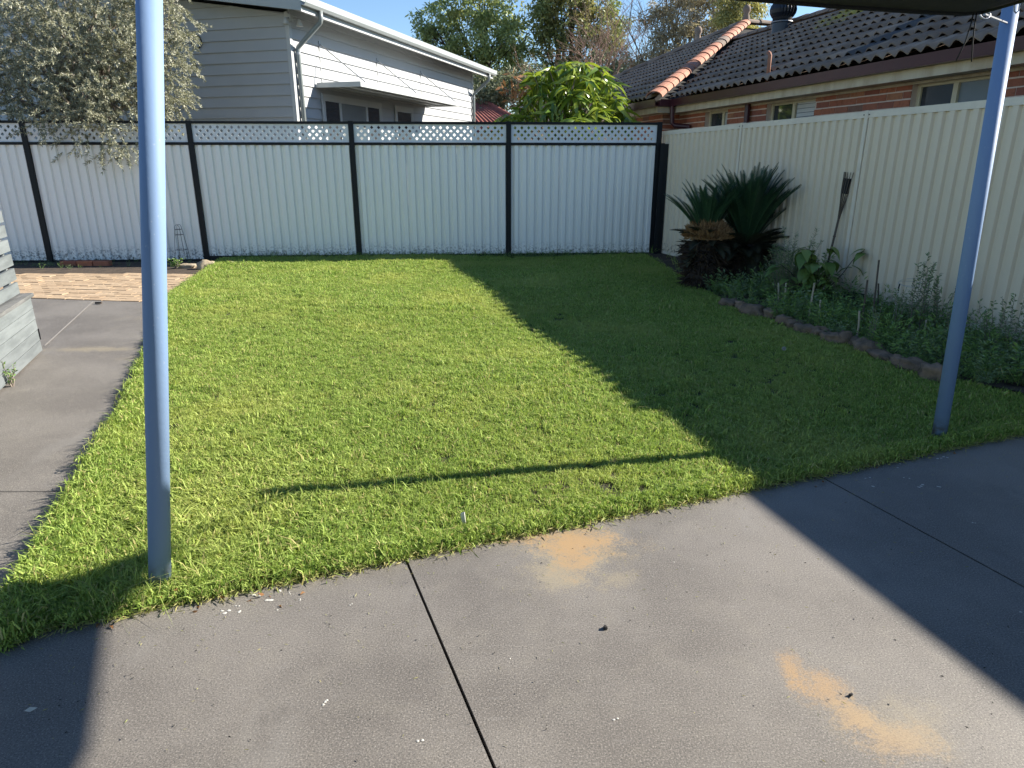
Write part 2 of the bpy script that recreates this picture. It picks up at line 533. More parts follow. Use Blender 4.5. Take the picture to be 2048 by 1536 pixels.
def tilemat():
    m, nt, b = nodes('dark_roof_tile')
    c = mix(nt, ramp(nt, noise(nt, 3, 5), 0.35, 0.7), (0.185, 0.142, 0.115), (0.26, 0.205, 0.165))
    oi = nt.nodes.new('ShaderNodeObjectInfo')
    hv = nt.nodes.new('ShaderNodeHueSaturation')
    nt.links.new(c, hv.inputs['Color'])
    nt.links.new(ramp(nt, oi.outputs['Random'], 0, 1, 0.8, 1.2), hv.inputs['Value'])
    c = hv.outputs[0]
    g = nt.nodes.new('ShaderNodeNewGeometry').outputs['Position']
    vd = nt.nodes.new('ShaderNodeVectorMath')
    vd.operation = 'DISTANCE'
    nt.links.new(g, vd.inputs[0])
    vd.inputs[1].default_value = (5.75, 12.9, 3.85)
    near = ramp(nt, vd.outputs['Value'], 0.25, 1.1, 1, 0)
    lich = ramp(nt, mathn(nt, 'ADD', noise(nt, 9, 5, 0.7), mathn(nt, 'MULTIPLY', near, 0.26)), 0.66, 0.78)
    c = mix(nt, lich, c, (0.30, 0.26, 0.07))
    nt.links.new(c, b.inputs['Base Color'])
    b.inputs['Roughness'].default_value = 0.85
    b.inputs['Specular IOR Level'].default_value = 0.25
    bump(nt, b, noise(nt, 60, 3), 0.3, 0.005)
    return m


M['tile'] = tilemat()
M['stained_tile'] = paint('stained_roof_tile', (0.045, 0.047, 0.055), (0.075, 0.075, 0.08), 0.7, 5, 0.8)
M['red_tile'] = paint('red_roof_tile', (0.24, 0.075, 0.055), (0.16, 0.05, 0.04), 0.7, 4, 0.9)

# ---------------------------------------------------------------- ground, patio, path
EU, EP = Vector((0.934, 0.358, 0)), Vector((0.358, -0.934, 0))     # along the patio edge; towards the camera
PO = Vector((-0.432, 2.41, 0))


def pu(u, v, z=0.0):
    return PO + EU * u + EP * v + Vector((0, 0, z))


gr = MB().add([(-150, -60, -0.07), (150, -60, -0.07), (150, 260, -0.07), (-150, 260, -0.07)], [(0, 1, 2, 3)]).build('ground', M['yard'])
tag(gr, kind='structure')

patio = MB().prism([pu(-2.15, 0.02)[:2], pu(-2.15, 6)[:2], pu(6.5, 6)[:2], pu(6.5, 0.02)[:2]], -0.068, -0.045).build('patio', M['underlay'])
tag(patio, kind='structure')


def slab(u0, u1, v0, v1):
    n = 40
    edge = [(pu(u0 + (u1 - u0) * i / n, v0 + (0.006 * math.sin(i * 2.1 + u0) if v0 == 0 else 0)))[:2] for i in range(n + 1)]
    poly = [pu(u1, v1)[:2], ] + list(reversed(edge)) + [pu(u0, v1)[:2]]
    poly = list(reversed(poly))
    # ccw check
    a = sum(poly[i][0] * poly[(i + 1) % len(poly)][1] - poly[(i + 1) % len(poly)][0] * poly[i][1] for i in range(len(poly)))
    if a < 0:
        poly.reverse()
    return MB().prism(poly, -0.045, 0.0).build('concrete_slab', M['concrete'], patio)


J = 0.005
for (a, c) in ((-2.15, 0), (0, 2.13), (2.13, 4.26), (4.26, 6.5)):
    slab(a + J, c - J, 0, 6)

lawn_left = [(-1.72, 1.90), (-1.86, 2.35), (-2.09, 3.0), (-2.53, 4.3), (-3.02, 5.57), (-3.55, 6.8), (-3.90, 7.72), (-4.08, 8.6), (-4.22, 9.4), (-4.42, 10.2)]
path_poly = [pu(-2.155, 6)[:2], pu(-2.155, 0.0)[:2], (-1.72, 1.87)] + lawn_left[:7] + [(-4.11, 7.60), (-5.48, 7.80), (-9.5, 8.35), (-9.5, -3)]
path_poly = [tuple(p) for p in path_poly]
path = MB().prism(path_poly[::-1] if sum(path_poly[i][0] * path_poly[(i + 1) % len(path_poly)][1] - path_poly[(i + 1) % len(path_poly)][0] * path_poly[i][1] for i in range(len(path_poly))) < 0 else path_poly, -0.06, -0.001).build('path', M['concrete'])
tag(path, kind='structure')
jl = MB()
for a, c, w in (((-4.02, 5.70), (-4.72, 7.62), 0.007),):
    a, c = Vector((*a, 0.003)), Vector((*c, 0.003))
    d = (c - a).normalized()
    s_ = Vector((-d.y, d.x, 0)) * w
    jl.add([a - s_, a + s_, c + s_, c - s_], [(0, 1, 2, 3)])
jl.build('joint_filler', paint('joint_sand', (0.27, 0.25, 0.225), (0.17, 0.16, 0.15), 0.9, 20), path)

cr = MB()
for pts in ([(-2.02, 2.99), (-2.5, 2.985), (-2.75, 3.03), (-3.05, 3.02), (-3.4, 3.09)],):
    for i in range(len(pts) - 1):
        a, c = Vector((*pts[i], 0.0022)), Vector((*pts[i + 1], 0.0022))
        d = (c - a).normalized()
        s_ = Vector((-d.y, d.x, 0)) * 0.0022
        cr.add([a - s_, a + s_, c + s_, c - s_], [(0, 1, 2, 3)])
cr.build('hairline_crack', M['underlay'], path)

# brick paving behind the path
paving = MB().prism([(-9.5, 8.36), (-5.48, 7.81), (-4.0, 7.60), (-4.02, 8.6), (-4.3, 9.9), (-4.6, 10.3), (-9.5, 10.2)], -0.06, -0.022).build('brick_paving', paint('paving_sand', (0.36, 0.26, 0.17), (0.26, 0.18, 0.12), 0.95, 18))
tag(paving, kind='structure')
pave_poly = [(-9.4, 8.38), (-5.48, 7.84), (-4.08, 7.64), (-4.1, 8.6), (-4.30, 9.62), (-5.6, 9.66), (-9.4, 9.5)]
pv = MB().box((-0.111, -0.0535, -0.022), (0.222, 0, 0), (0, 0.107, 0), (0, 0, 0.022))
pm = bpy.data.meshes.new('paver')
pm.from_pydata(pv.v, [], pv.f)
pm.materials.append(M['paver'])
pa = R(-8.1)
pax, pay = Vector((math.cos(pa), math.sin(pa), 0)), Vector((-math.sin(pa), math.cos(pa), 0))
cands = []
for j in range(-2, 24):
    for i in range(-40, 12):
        c = Vector((-4.1, 7.70, 0)) + pax * ((i + 0.5 * (j % 2)) * 0.232) + pay * (j * 0.116)
        if inside(pave_poly, np.array([c.x]), np.array([c.y]))[0] and c.x > -7.6:
            cands.append(c)
cands.sort(key=lambda c: c.length)
rest = MB()
for i, c in enumerate(cands):
    tw = random.uniform(-0.025, 0.025)
    ex = pax * math.cos(tw) + pay * math.sin(tw)
    ey = Vector((-ex.y, ex.x, 0))
    tilt = Vector((random.uniform(-0.02, 0.02), random.uniform(-0.02, 0.02), 1)).normalized()
    Mx = frame(c + Vector((0, 0, random.uniform(-0.005, 0.003))), ex, ey, tilt)
    if i < 300:
        inst('paver', pm, paving, Mx)
    else:
        rest.add([Mx @ Vector(q) for q in pv.v], pv.f)
if rest.v:
    tag(rest.build('far_pavers', M['paver'], paving), kind='stuff')

# ---------------------------------------------------------------- lawn
bed_edge = [(2.20, 11.1), (2.24, 9.6), (2.30, 8.4), (2.40, 7.35), (2.52, 6.75), (2.68, 6.2), (2.86, 5.6), (2.97, 5.15), (3.10, 4.75), (3.36, 4.35), (3.75, 3.98), (4.5, 3.4), (4.9, 3.1)]
lawn_poly = [pu(-1.37, -0.02)[:2], pu(5.6, -0.02)[:2]] + [(4.9, 3.6)] + bed_edge[::-1][1:] + [(2.2, 11.38), (-4.6, 10.97)] + lawn_left[::-1]
lawn_poly = [tuple(p) for p in lawn_poly]


def lawn_z(x, y):
    return 0.012 * np.sin(x * 1.3 + 0.4 * y) + 0.010 * np.sin(y * 1.7 - x * 0.6) + 0.016


def grid_sheet(name, poly, step, zf, m):
    px, py = zip(*poly)
    pts, ed = [], []
    n = len(poly)
    fine = []
    for i in range(n):
        a, c = Vector(poly[i]), Vector(poly[(i + 1) % n])
        k = max(1, int((c - a).length / step))
        fine += [a.lerp(c, q / k) for q in range(k)]
    gx, gy = np.meshgrid(np.arange(min(px), max(px), step), np.arange(min(py), max(py), step))
    gx, gy = gx.ravel(), gy.ravel()
    ins = inside(poly, gx, gy)
    pts = fine + [Vector((x, y)) for x, y in zip(gx[ins], gy[ins])]
    ed = [(i, (i + 1) % len(fine)) for i in range(len(fine))]
    v, e, f, *_ = delaunay_2d_cdt(pts, ed, [], 1, 1e-4)
    vx = np.array([q.x for q in v])
    vy = np.array([q.y for q in v])
    vz = zf(vx, vy)
    b = MB().add(list(zip(vx, vy, vz)), [tuple(q) for q in f])
    return b.build(name, m, smooth=True)


lawn = grid_sheet('lawn', lawn_poly, 0.3, lawn_z, M['thatch'])
tag(lawn, kind='structure')


def make_tuft(name, nb, rad, h0, h1, w, lean, m, seed):
    r_ = np.random.default_rng(seed)
    c = np.c_[r_.normal(0, rad * 0.55, (nb, 2)), np.zeros(nb)]
    az = r_.uniform(0, 2 * np.pi, nb)
    hh = r_.uniform(h0, h1, nb)
    ln = np.abs(r_.normal(0, lean, nb)) + 0.08
    dr = np.c_[np.cos(az), np.sin(az), np.zeros(nb)]
    sa = az + np.pi / 2 + r_.normal(0, 0.5, nb)
    sd_ = np.c_[np.cos(sa), np.sin(sa), np.zeros(nb)]
    ww = (w * r_.uniform(0.7, 1.3, nb))[:, None]
    up = np.array([0, 0, 1.0])
    m1 = c + dr * (hh * ln * 0.35)[:, None] + up * (hh * 0.62)[:, None]
    tp = c + dr * (hh * ln * 1.15)[:, None] + up * (hh * (1.0 - 0.25 * np.minimum(ln, 1.4)))[:, None]
    v = np.stack([c - sd_ * ww * .5, c + sd_ * ww * .5, m1 + sd_ * ww * .45, m1 - sd_ * ww * .45, tp], 1).reshape(-1, 3)
    me = bpy.data.meshes.new(name)
    fs = []
    for i in range(nb):
        b = i * 5
        fs += [(b, b + 1, b + 2, b + 3), (b + 3, b + 2, b + 4)]
    me.from_pydata([tuple(q) for q in v], [], fs)
    me.materials.append(m)
    return me


def tuft_collection(name, meshes):
    c = bpy.data.collections.new(name)
    for i, me in enumerate(meshes):
        c.objects.link(bpy.data.objects.new('%s_%02d' % (name, i), me))
    return c


def scatter(name, pts, scale, coll, nvar, label=None, tilt=0.15):
    """one stuff object: a point cloud carrying instances of tufts"""
    n = len(pts)
    me = bpy.data.meshes.new(name)
    me.vertices.add(n)
    me.vertices.foreach_set('co', np.asarray(pts, np.float32).ravel())
    a = me.attributes.new('rot', 'FLOAT_VECTOR', 'POINT')
    rot = np.c_[rng.normal(0, tilt, n), rng.normal(0, tilt, n), rng.uniform(0, 6.283, n)].astype(np.float32)
    a.data.foreach_set('vector', rot.ravel())
    a = me.attributes.new('scl', 'FLOAT', 'POINT')
    a.data.foreach_set('value', np.asarray(scale, np.float32))
    a = me.attributes.new('var', 'INT', 'POINT')
    a.data.foreach_set('value', rng.integers(0, nvar, n).astype(np.int32))
    o = bpy.data.objects.new(name, me)
    COL.objects.link(o)
    ng = bpy.data.node_groups.new(name + '_nodes', 'GeometryNodeTree')
    ng.interface.new_socket('Geometry', in_out='INPUT', socket_type='NodeSocketGeometry')
    ng.interface.new_socket('Geometry', in_out='OUTPUT', socket_type='NodeSocketGeometry')
    N, Lk = ng.nodes, ng.links
    gi, go = N.new('NodeGroupInput'), N.new('NodeGroupOutput')
    ci = N.new('GeometryNodeCollectionInfo')
    ci.inputs['Collection'].default_value = coll
    ci.inputs['Separate Children'].default_value = True
    ci.inputs['Reset Children'].default_value = True
    iop = N.new('GeometryNodeInstanceOnPoints')
    iop.inputs['Pick Instance'].default_value = True

    def attr(nm, tp):
        q = N.new('GeometryNodeInputNamedAttribute')
        q.data_type = tp
        q.inputs['Name'].default_value = nm
        return [s_ for s_ in q.outputs if s_.enabled and s_.name == 'Attribute'][0]
    Lk.new(gi.outputs[0], iop.inputs['Points'])
    Lk.new(ci.outputs[0], iop.inputs['Instance'])
    Lk.new(attr('var', 'INT'), iop.inputs['Instance Index'])
    Lk.new(attr('rot', 'FLOAT_VECTOR'), iop.inputs['Rotation'])
    Lk.new(attr('scl', 'FLOAT'), iop.inputs['Scale'])
    Lk.new(iop.outputs[0], go.inputs[0])
    md = o.modifiers.new('scatter', 'NODES')
    md.node_group = ng
    return tag(o, label, kind='stuff')


def rand_in(poly, n):
    px, py = zip(*poly)
    x = rng.uniform(min(px), max(px), n)
    y = rng.uniform(min(py), max(py), n)
    k = inside(poly, x, y)
    return x[k], y[k]


NT = 6
tufts = tuft_collection('grass_tuft', [make_tuft('grass_tuft', 50, 0.044, 0.012, 0.038, 0.0043, 0.62, M['grass'], 40 + i) for i in range(NT)])
x, y = rand_in(lawn_poly, 98000)
keep = rng.uniform(size=len(x)) < np.clip(1.25 - y * 0.075, 0.5, 1)
x, y = x[keep], y[keep]
hgt = 0.86 + 0.26 * np.sin(x * 2.1 + 1) * np.sin(y * 1.6) + rng.normal(0, 0.22, len(x))
dedge = (np.c_[x, y] - np.array(PO[:2])) @ np.array([-0.358, 0.934])          # distance from the patio edge
hgt = hgt * (1 + 0.25 * (y > 7))
hgt = np.where((x + 1.35) ** 2 + (y - 2.4) ** 2 < 0.45, hgt * 1.2, hgt)
scatter('lawn_grass', np.c_[x, y, lawn_z(x, y) + 0.002], np.clip(hgt, 0.62, 2.0), tufts, NT, 'mown green lawn grass')
# rough fringe hanging over the patio and path edges
ex_, ey_ = [], []
for i in range(3600):
    u = random.uniform(-1.38, 4.4)
    q = pu(u, random.gauss(-0.028, 0.016) - 0.01)
    ex_.append(q.x); ey_.append(q.y)
ll = lawn_left
for i in range(4200):
    k = random.randrange(len(ll) - 1)
    tt = random.random()
    ex_.append(ll[k][0] * (1 - tt) + ll[k + 1][0] * tt + random.gauss(0.035, 0.025))
    ey_.append(ll[k][1] * (1 - tt) + ll[k + 1][1] * tt)
ex_, ey_ = np.array(ex_), np.array(ey_)
fs_ = rng.uniform(0.5, 1.1, len(ex_))
fs_[3600:] = rng.uniform(0.9, 1.5, len(ex_) - 3600)
for i in range(700):
    k = random.randrange(len(bed_edge) - 1)
    tt = random.random()
    ex_ = np.append(ex_, bed_edge[k][0] * (1 - tt) + bed_edge[k + 1][0] * tt + random.gauss(-0.10, 0.04))
    ey_ = np.append(ey_, bed_edge[k][1] * (1 - tt) + bed_edge[k + 1][1] * tt + random.gauss(0, .03))
    fs_ = np.append(fs_, random.uniform(.7, 1.4))
scatter('lawn_fringe', np.c_[ex_, ey_, rng.uniform(0.0, 0.022, len(ex_))], fs_, tufts, NT, 'ragged grass fringe along the concrete', 0.35)
# long uncut stems and dry clippings by the edge
longt = tuft_collection('long_stem', [make_tuft('long_stem', 5, 0.03, 0.09, 0.19, 0.0042, 1.3, M['grass'], 80 + i) for i in range(5)])
lx, ly = [], []
for i in range(260):
    u = random.choice([random.uniform(-1.5, 0.3), random.gauss(-0.9, 0.3)])
    q = pu(u, -abs(random.gauss(0, 0.28)) - 0.02)
    lx.append(q.x); ly.append(q.y)
lx, ly = np.array(lx), np.array(ly)
kk = inside(lawn_poly, lx, ly)
scatter('long_grass', np.c_[lx[kk], ly[kk], np.full(kk.sum(), 0.012)], rng.uniform(0.35, 0.8, kk.sum()), longt, 5, 'long uncut grass stems round the leaning post')
clip_v = []
n = 5200
u = rng.uniform(-1.5, 4.3, n)
v = rng.normal(0.004, 0.022, n)
pos = np.array(PO) + u[:, None] * np.array(EU) + v[:, None] * np.array(EP)
pos[:, 2] = rng.uniform(0.003, 0.022, n)
dr = rng.normal(size=(n, 3)); dr[:, 2] *= 0.12
o = leaves('grass_clippings', pos, dr, rng.uniform(0.015, 0.05, n), 0.0046, M['straw'])
tag(o, 'dry grass clippings lying along the lawn edge', kind='stuff')

# ---------------------------------------------------------------- back fence (white sheets, black frame, lattice)
FA = Vector((-4.845, 10.971, 0))
FD = Vector((0.99814, 0.0610, 0))
FN = Vector((0.0610, -0.99814, 0))      # towards the camera
UP = Vector((0, 0, 1))


def bf(s, off=0.0, z=0.0):
    return FA + FD * s + FN * off + UP * z


def corrugated(o, d, nrm, width, z0, z1, period, depth, m, name, parent, rng_lean=0.0):
    """trapezoid-ribbed sheet: flat pans with raised ribs, 0.8 mm thick lip"""
    prof = [(0.0, 0), (0.34, 0), (0.45, 1), (0.89, 1)]
    nr = max(1, int(round(width / period)))
    p = width / nr
    xs = [(i * p + a * p, b * depth) for i in range(nr) for a, b in prof] + [(width, 0)]
    mb = MB()
    vs_ = []
    zs = [z0 + (z1 - z0) * q / 3 for q in range(4)]
    for z in zs:
        wob = 0.002 * math.sin(z * 3 + o.x)
        vs_ += [o + d * a + nrm * (b + wob) + UP * z for a, b in xs]
    n = len(xs)
    fs = [(r * n + i, r * n + i + 1, (r + 1) * n + i + 1, (r + 1) * n + i) for r in range(3) for i in range(n - 1)]
    mb.add(vs_, fs)
    return mb.build(name, m, parent)


bfence = empty('white_metal_fence', bf(0), 'white ribbed metal fence with black frame and lattice top at the end of the lawn', 'fence')
SB = [-7.2, -4.8, -2.4, 0, 2.4, 4.8, 7.16]
for s in SB:
    pw = 0.075
    lo = -0.08 if s < -1 else -0.02
    MB().box(bf(s - pw / 2, -0.032, lo), FD * pw, FN * 0.064, UP * (2.075 - lo)).build('fence_post', M['black_metal'], bfence)


def lattice_panel(s0, s1, z0, z1, parent):
    w, hgt_ = s1 - s0, z1 - z0
    pit, hr = 0.1045, 0.027
    outer = [Vector((0, 0)), Vector((w, 0)), Vector((w, hgt_)), Vector((0, hgt_))]
    verts = list(outer)
    edges = [(0, 1), (1, 2), (2, 3), (3, 0)]
    holes = []
    for j in range(4):
        zz = hgt_ - 0.048 - j * 0.0525
        xx = 0.065 + (pit / 2 if j % 2 else 0)
        while xx < w - 0.05:
            b = len(verts)
            verts += [Vector((xx - hr * .95, zz)), Vector((xx, zz - hr)), Vector((xx + hr * .95, zz)), Vector((xx, zz + hr))]
            edges += [(b + q, b + (q + 1) % 4) for q in range(4)]
            holes.append((xx, zz))
            xx += pit
    v, e, f, *_ = delaunay_2d_cdt(verts, edges, [], 1, 1e-5)
    H = np.array(holes)
    fs = []
    for q in f:
        cx = sum(v[i].x for i in q) / len(q)
        cz = sum(v[i].y for i in q) / len(q)
        if np.min(np.abs(H[:, 0] - cx) / (hr * .95) + np.abs(H[:, 1] - cz) / hr) > 1.0:
            fs.append(tuple(q))
    mb = MB().add([bf(s0 + q.x, 0.004, z0 + q.y) for q in v], fs)
    o_ = mb.build('lattice_panel', M['white_lattice'], parent)
    sm = o_.modifiers.new('thickness', 'SOLIDIFY')
    sm.thickness = 0.008
    return o_


for i in range(len(SB) - 1):
    a, c = SB[i] + 0.037, SB[i + 1] - 0.037
    low = SB[i] < -1
    zb = 0.018 if low else 0.066
    w = c - a
    for (z0, z1, th) in ((2.032, 2.068, 0.05), (1.728, 1.768, 0.05), (zb - 0.075, zb, 0.044)):
        MB().box(bf(a, -th / 2, z0), FD * w, FN * th, UP * (z1 - z0)).build('fence_rail', M['black_metal'], bfence)
    lattice_panel(a, c, 1.769, 2.031, bfence)
    for k in range(3):
        corrugated(bf(a + w * k / 3, -0.012 - 0.0015 * k), FD, FN, w / 3 - (0.001 if k < 2 else 0), zb + 0.001, 1.727, 0.129, 0.031, M['white_sheet'], 'fence_sheet', bfence)

# ---------------------------------------------------------------- side fence (cream sheets)
T, N_ = Vector((-0.279, 0.960, -0.009)), Vector((0.960, 0.279, 0))     # the ground falls away very slightly along the fence


def W(t, n, z=0.0):
    return T * t + N_ * n + UP * (z + 0.072)


FNC = 5.533
cf = empty('cream_metal_fence', W(6.1, FNC), 'cream ribbed metal fence along the shaded garden bed', 'fence')
CP = [10.87, 10.385, 8.28, 6.116, 3.96, 1.80, -0.36, -2.5]
for i, t in enumerate(CP):
    if i == 0:
        continue
    MB().box(W(t - 0.022, FNC - 0.034, -0.06), T * 0.044, N_ * 0.060, UP * (2.035 if i > 1 else 2.025)).build('fence_post', M['cream_trim'], cf)
for i in range(len(CP) - 1):
    b, a = CP[i] - (0.023 if i else 0), CP[i + 1] + 0.023
    w = b - a
    MB().box(W(a, FNC - 0.030, 1.905), T * w, N_ * 0.052, UP * 0.062).build('fence_rail', M['cream_trim'], cf)
    MB().box(W(a, FNC - 0.026, 0.085), T * w, N_ * 0.044, UP * 0.045).build('fence_rail', M['cream_trim'], cf)
    MB().box(W(a - 0.0225, FNC - 0.020, -0.06), T * (w + 0.045), N_ * 0.035, UP * 0.144).build('timber_plinth', M['sleeper'], cf)
    k = 3 if w > 1 else 1
    for q in range(k):
        corrugated(W(a + w * q / k, FNC - 0.004 + 0.001 * q), T, -N_, w / k - (0.001 if q < k - 1 else 0), 0.131, 1.904, 0.125, 0.026, M['cream_sheet'], 'fence_sheet', cf)
for t in (6.116, 8.28, 3.96):
    for dt in (-0.035, 0.035):
        MB().tube([W(t + dt, FNC - 0.030, 1.935), W(t + dt, FNC - 0.036, 1.935)], 0.006, 6).build('screw', M['black_metal'], cf)

# spare black posts standing in the corner
for i, (px_, lab) in enumerate(((2.338, 'black metal post standing in the fence corner, nearest the white fence'), (2.402, 'black metal post standing in the fence corner, nearest the cream fence'))):
    MBx = MB().box((px_ - 0.030, 11.27 + 0.02 * i, -0.04), (0.06, 0, 0), (0, 0.05, 0), (0.012, 0.01, 1.80 - 0.01 * i))
    o = MBx.build('spare_post', M['black_metal'], None, loc=(px_, 11.32, -0.04))
    tag(o, lab, 'post', 'spare black posts in the corner')

# ---------------------------------------------------------------- blue sail posts
PL0, PL1 = Vector((-1.318, 2.19, -0.03)), Vector((-1.095, 2.425, 2.33))
lp = MB().tube([PL0, PL1], 0.0382, 32)
lp = lp.build('sail_post', M['post_blue'], None, smooth=False, loc=PL0)
for p in lp.data.polygons:
    p.use_smooth = len(p.vertices) == 4
tag(lp, 'blue steel post leaning out of the lawn corner in the foreground', 'post', 'blue shade sail posts')
PR0, PR1 = Vector((2.443, 3.627, -0.03)), Vector((2.447, 3.77, 2.25))
rpo = MB().tube([PR0, PR1], 0.0372, 32).build('sail_post', M['post_blue'], None, loc=PR0)
for p in rpo.data.polygons:
    p.use_smooth = len(p.vertices) == 4
tag(rpo, 'blue steel post at the shaded edge of the patio beside the garden bed', 'post', 'blue shade sail posts')
MB().tube([PR1, PR1 + Vector((0, 0, 0.008))], 0.040, 32).build('post_cap', M['post_blue'], rpo)
MB().tube([PL1, PL1 + Vector((0, 0, 0.008))], 0.040, 32).build('post_cap', M['post_blue'], lp)

# ---------------------------------------------------------------- black shade sail overhead
sail = empty('shade_sail', (1.95, 3.12, 2.08), 'black shade sail stretched overhead, its dark edge along the top of the view', 'shade sail')
EA = [Vector(p) for p in ((2.00, 3.265, 2.125), (1.87, 3.175, 2.103), (1.55, 2.93, 2.066), (1.08, 2.62, 2.028), (0.68, 2.40, 2.010), (-0.5, 1.78, 2.10), (-1.6, 1.25, 2.25), (-2.6, 0.8, 2.42))]
EB = [Vector(p) for p in ((2.00, 3.265, 2.125), (2.00, 2.90, 2.12), (2.25, 2.3, 2.10), (2.42, 1.5, 2.12), (2.35, 0.6, 2.16), (2.6, -0.4, 2.24), (2.9, -1.5, 2.34), (3.2, -2.4, 2.45))]
C4 = Vector((-2.6, -2.6, 2.7))
nA = len(EA)
gv = []
for i in range(nA):
    for j in range(nA):
        a, c = i / (nA - 1), j / (nA - 1)
        # parallelogram blend of the two curved edges with the far corner relaxed to C4
        p = EA[i] + EB[j] - EA[0]
        p = p + (C4 - (EA[-1] + EB[-1] - EA[0])) * (a * c)
        gv.append(p)
gf = [(i * nA + j, i * nA + j + 1, (i + 1) * nA + j + 1, (i + 1) * nA + j) for i in range(nA - 1) for j in range(nA - 1)]
cl = MB().add(gv, gf).build('sail_cloth', M['sail_cloth'], sail, smooth=True)
cl.modifiers.new('thickness', 'SOLIDIFY').thickness = 0.003
MB().tube(EA, 0.011, 8).build('edge_hem', M['cord'], sail, smooth=True)
MB().tube(EB, 0.011, 8).build('edge_hem', M['cord'], sail, smooth=True)
tor = [EA[0] + Vector((0.045 + 0.022 * math.cos(a), 0.05 + 0.012 * math.sin(a), 0.022 * math.sin(a))) for a in [q * math.pi / 6 for q in range(13)]]
MB().tube(tor, 0.004, 6).build('corner_ring', M['steel'], sail, smooth=True)
MB().tube([EA[0] + Vector((0.05, 0.06, 0.0)), PR1 + Vector((-0.03, -0.04, -0.09))], 0.006, 6).build('turnbuckle', M['steel'], sail)
hk = [Vector((2.365, 3.63, 2.27)) + Vector((dx, 0, dz)) for dx, dz in ((0, 0.0), (0.004, -0.04), (0.012, -0.075), (0.022, -0.085), (0.032, -0.075), (0.03, -0.05), (0.028, -0.03), (0.036, -0.012), (0.046, -0.02), (0.047, -0.05))]
MB().tube(hk, 0.0035, 6).build('snap_hook', M['steel'], sail, smooth=True)
for k, (x0, z1, dx) in enumerate(((0.0, 1.905, -0.035), (0.012, 1.90, 0.02))):
    p0 = Vector((1.915 + x0, 3.18, 2.105))
    MB().tube([p0, p0 + Vector((dx * 0.1, 0, -0.05)), p0 + Vector((dx * 0.35, 0, -0.11)), p0 + Vector((dx, 0.003, z1 - 2.085))], 0.0028, 6).build('hanging_cord', M['cord'], sail, smooth=True)

# ---------------------------------------------------------------- white weatherboard house
K = Vector((-3.8, 12.95, 0))
ha = R(16)
D1 = Vector((math.sin(ha), math.cos(ha), 0))     # along the sunny wall, away from us
D2 = Vector((-math.cos(ha), math.sin(ha), 0))    # along the shaded gable wall, to the left
O1, O2 = -D2, -D1                                # outward normals


def h1(s, off, z):
    return K + D1 * s + O1 * off + UP * z


def h2(s, off, z):
    return K + D2 * s + O2 * off + UP * z


house = empty('white_house', K, 'white weatherboard house behind the lattice fence, its right wall sunlit', 'house')
S1, S2, EZ, SL = 9.5, 10.0, 3.88, math.tan(R(8))
core = MB()
p = [K - O1 * .03 - O2 * .03, K + D1 * S1 - O1 * .03, K + D1 * S1 + D2 * S2, K + D2 * S2 - O2 * .03]
core.add([tuple(q) for q in p] + [(p[0].x, p[0].y, EZ), (p[1].x, p[1].y, EZ), (p[2].x, p[2].y, EZ + S2 * SL), (p[3].x, p[3].y, EZ + S2 * SL)],
         [(0, 1, 5, 4), (1, 2, 6, 5), (2, 3, 7, 6), (3, 0, 4, 7), (4, 5, 6, 7)])
core.build('wall', M['white_board'], house)
BP = 0.18


def board(fn, s0, s1, z, parent, s0t=None):
    """one lapped board: thick at its lower edge"""
    s0t = s0 if s0t is None else s0t
    mb = MB().hexa([fn(s0, -0.025, z), fn(s1, -0.025, z), fn(s1, 0.027, z), fn(s0, 0.027, z),
                    fn(s0t, -0.025, z + BP + .01), fn(s1, -0.025, z + BP + .01), fn(s1, 0.001, z + BP + .01), fn(s0t, 0.001, z + BP + .01)])
    return mb.build('weatherboard', M['white_board'], parent)


z = 1.51
while z < EZ - 0.02:
    board(h1, 0.045, S1 - 0.045, z, house)
    z += BP
z = 1.51
while z < 5.0:
    s0 = 0.045 if z < EZ - BP else max(0.045, (z - EZ) / SL + 0.05)
    s0t = 0.045 if z + BP < EZ else max(0.045, (z + BP - EZ) / SL + 0.05)
    board(h2, s0, S2 - .1, z, house, s0t)
    z += BP
MB().box(K + O1 * -0.045 + O2 * -0.045, O1 * 0.072, O2 * 0.072, UP * (EZ + .01)).build('corner_trim', M['white_trim'], house)
MB().box(h1(S1 - 0.045, -0.045, 0), D1 * 0.07, O1 * 0.072, UP * (EZ)).build('corner_trim', M['white_trim'], house)
# low skillion roof: eave beyond the sunny wall, sloping up to the left
EO, FO, BO = 0.50, 0.38, 0.45


def rf(s, a, dz):        # s along the eave, a distance in from the eave line
    return h1(s, EO - a, EZ + 0.055 + (a) * SL + dz)


A1 = S2 + EO
MB().hexa([rf(-FO, -0.03, 0.10), rf(S1 + BO, -0.03, 0.10), rf(S1 + BO, A1, 0.10), rf(-FO, A1, 0.10), rf(-FO, -0.03, 0.125), rf(S1 + BO, -0.03, 0.125), rf(S1 + BO, A1, 0.125), rf(-FO, A1, 0.125)]).build('roof', M['roof_iron'], house)
MB().hexa([rf(-FO + .02, 0.02, -0.06), rf(S1 + BO - .02, 0.02, -0.06), rf(S1 + BO - .02, A1, -0.06), rf(-FO + .02, A1, -0.06), rf(-FO + .02, 0.02, 0.095), rf(S1 + BO - .02, 0.02, 0.095), rf(S1 + BO - .02, A1, 0.095), rf(-FO + .02, A1, 0.095)]).build('eave_soffit', M['white_trim'], house)
MB().box(h1(-FO, EO - 0.018, EZ - 0.075), D1 * (S1 + FO + BO), O1 * 0.024, UP * 0.155).build('fascia', M['white_trim'], house)
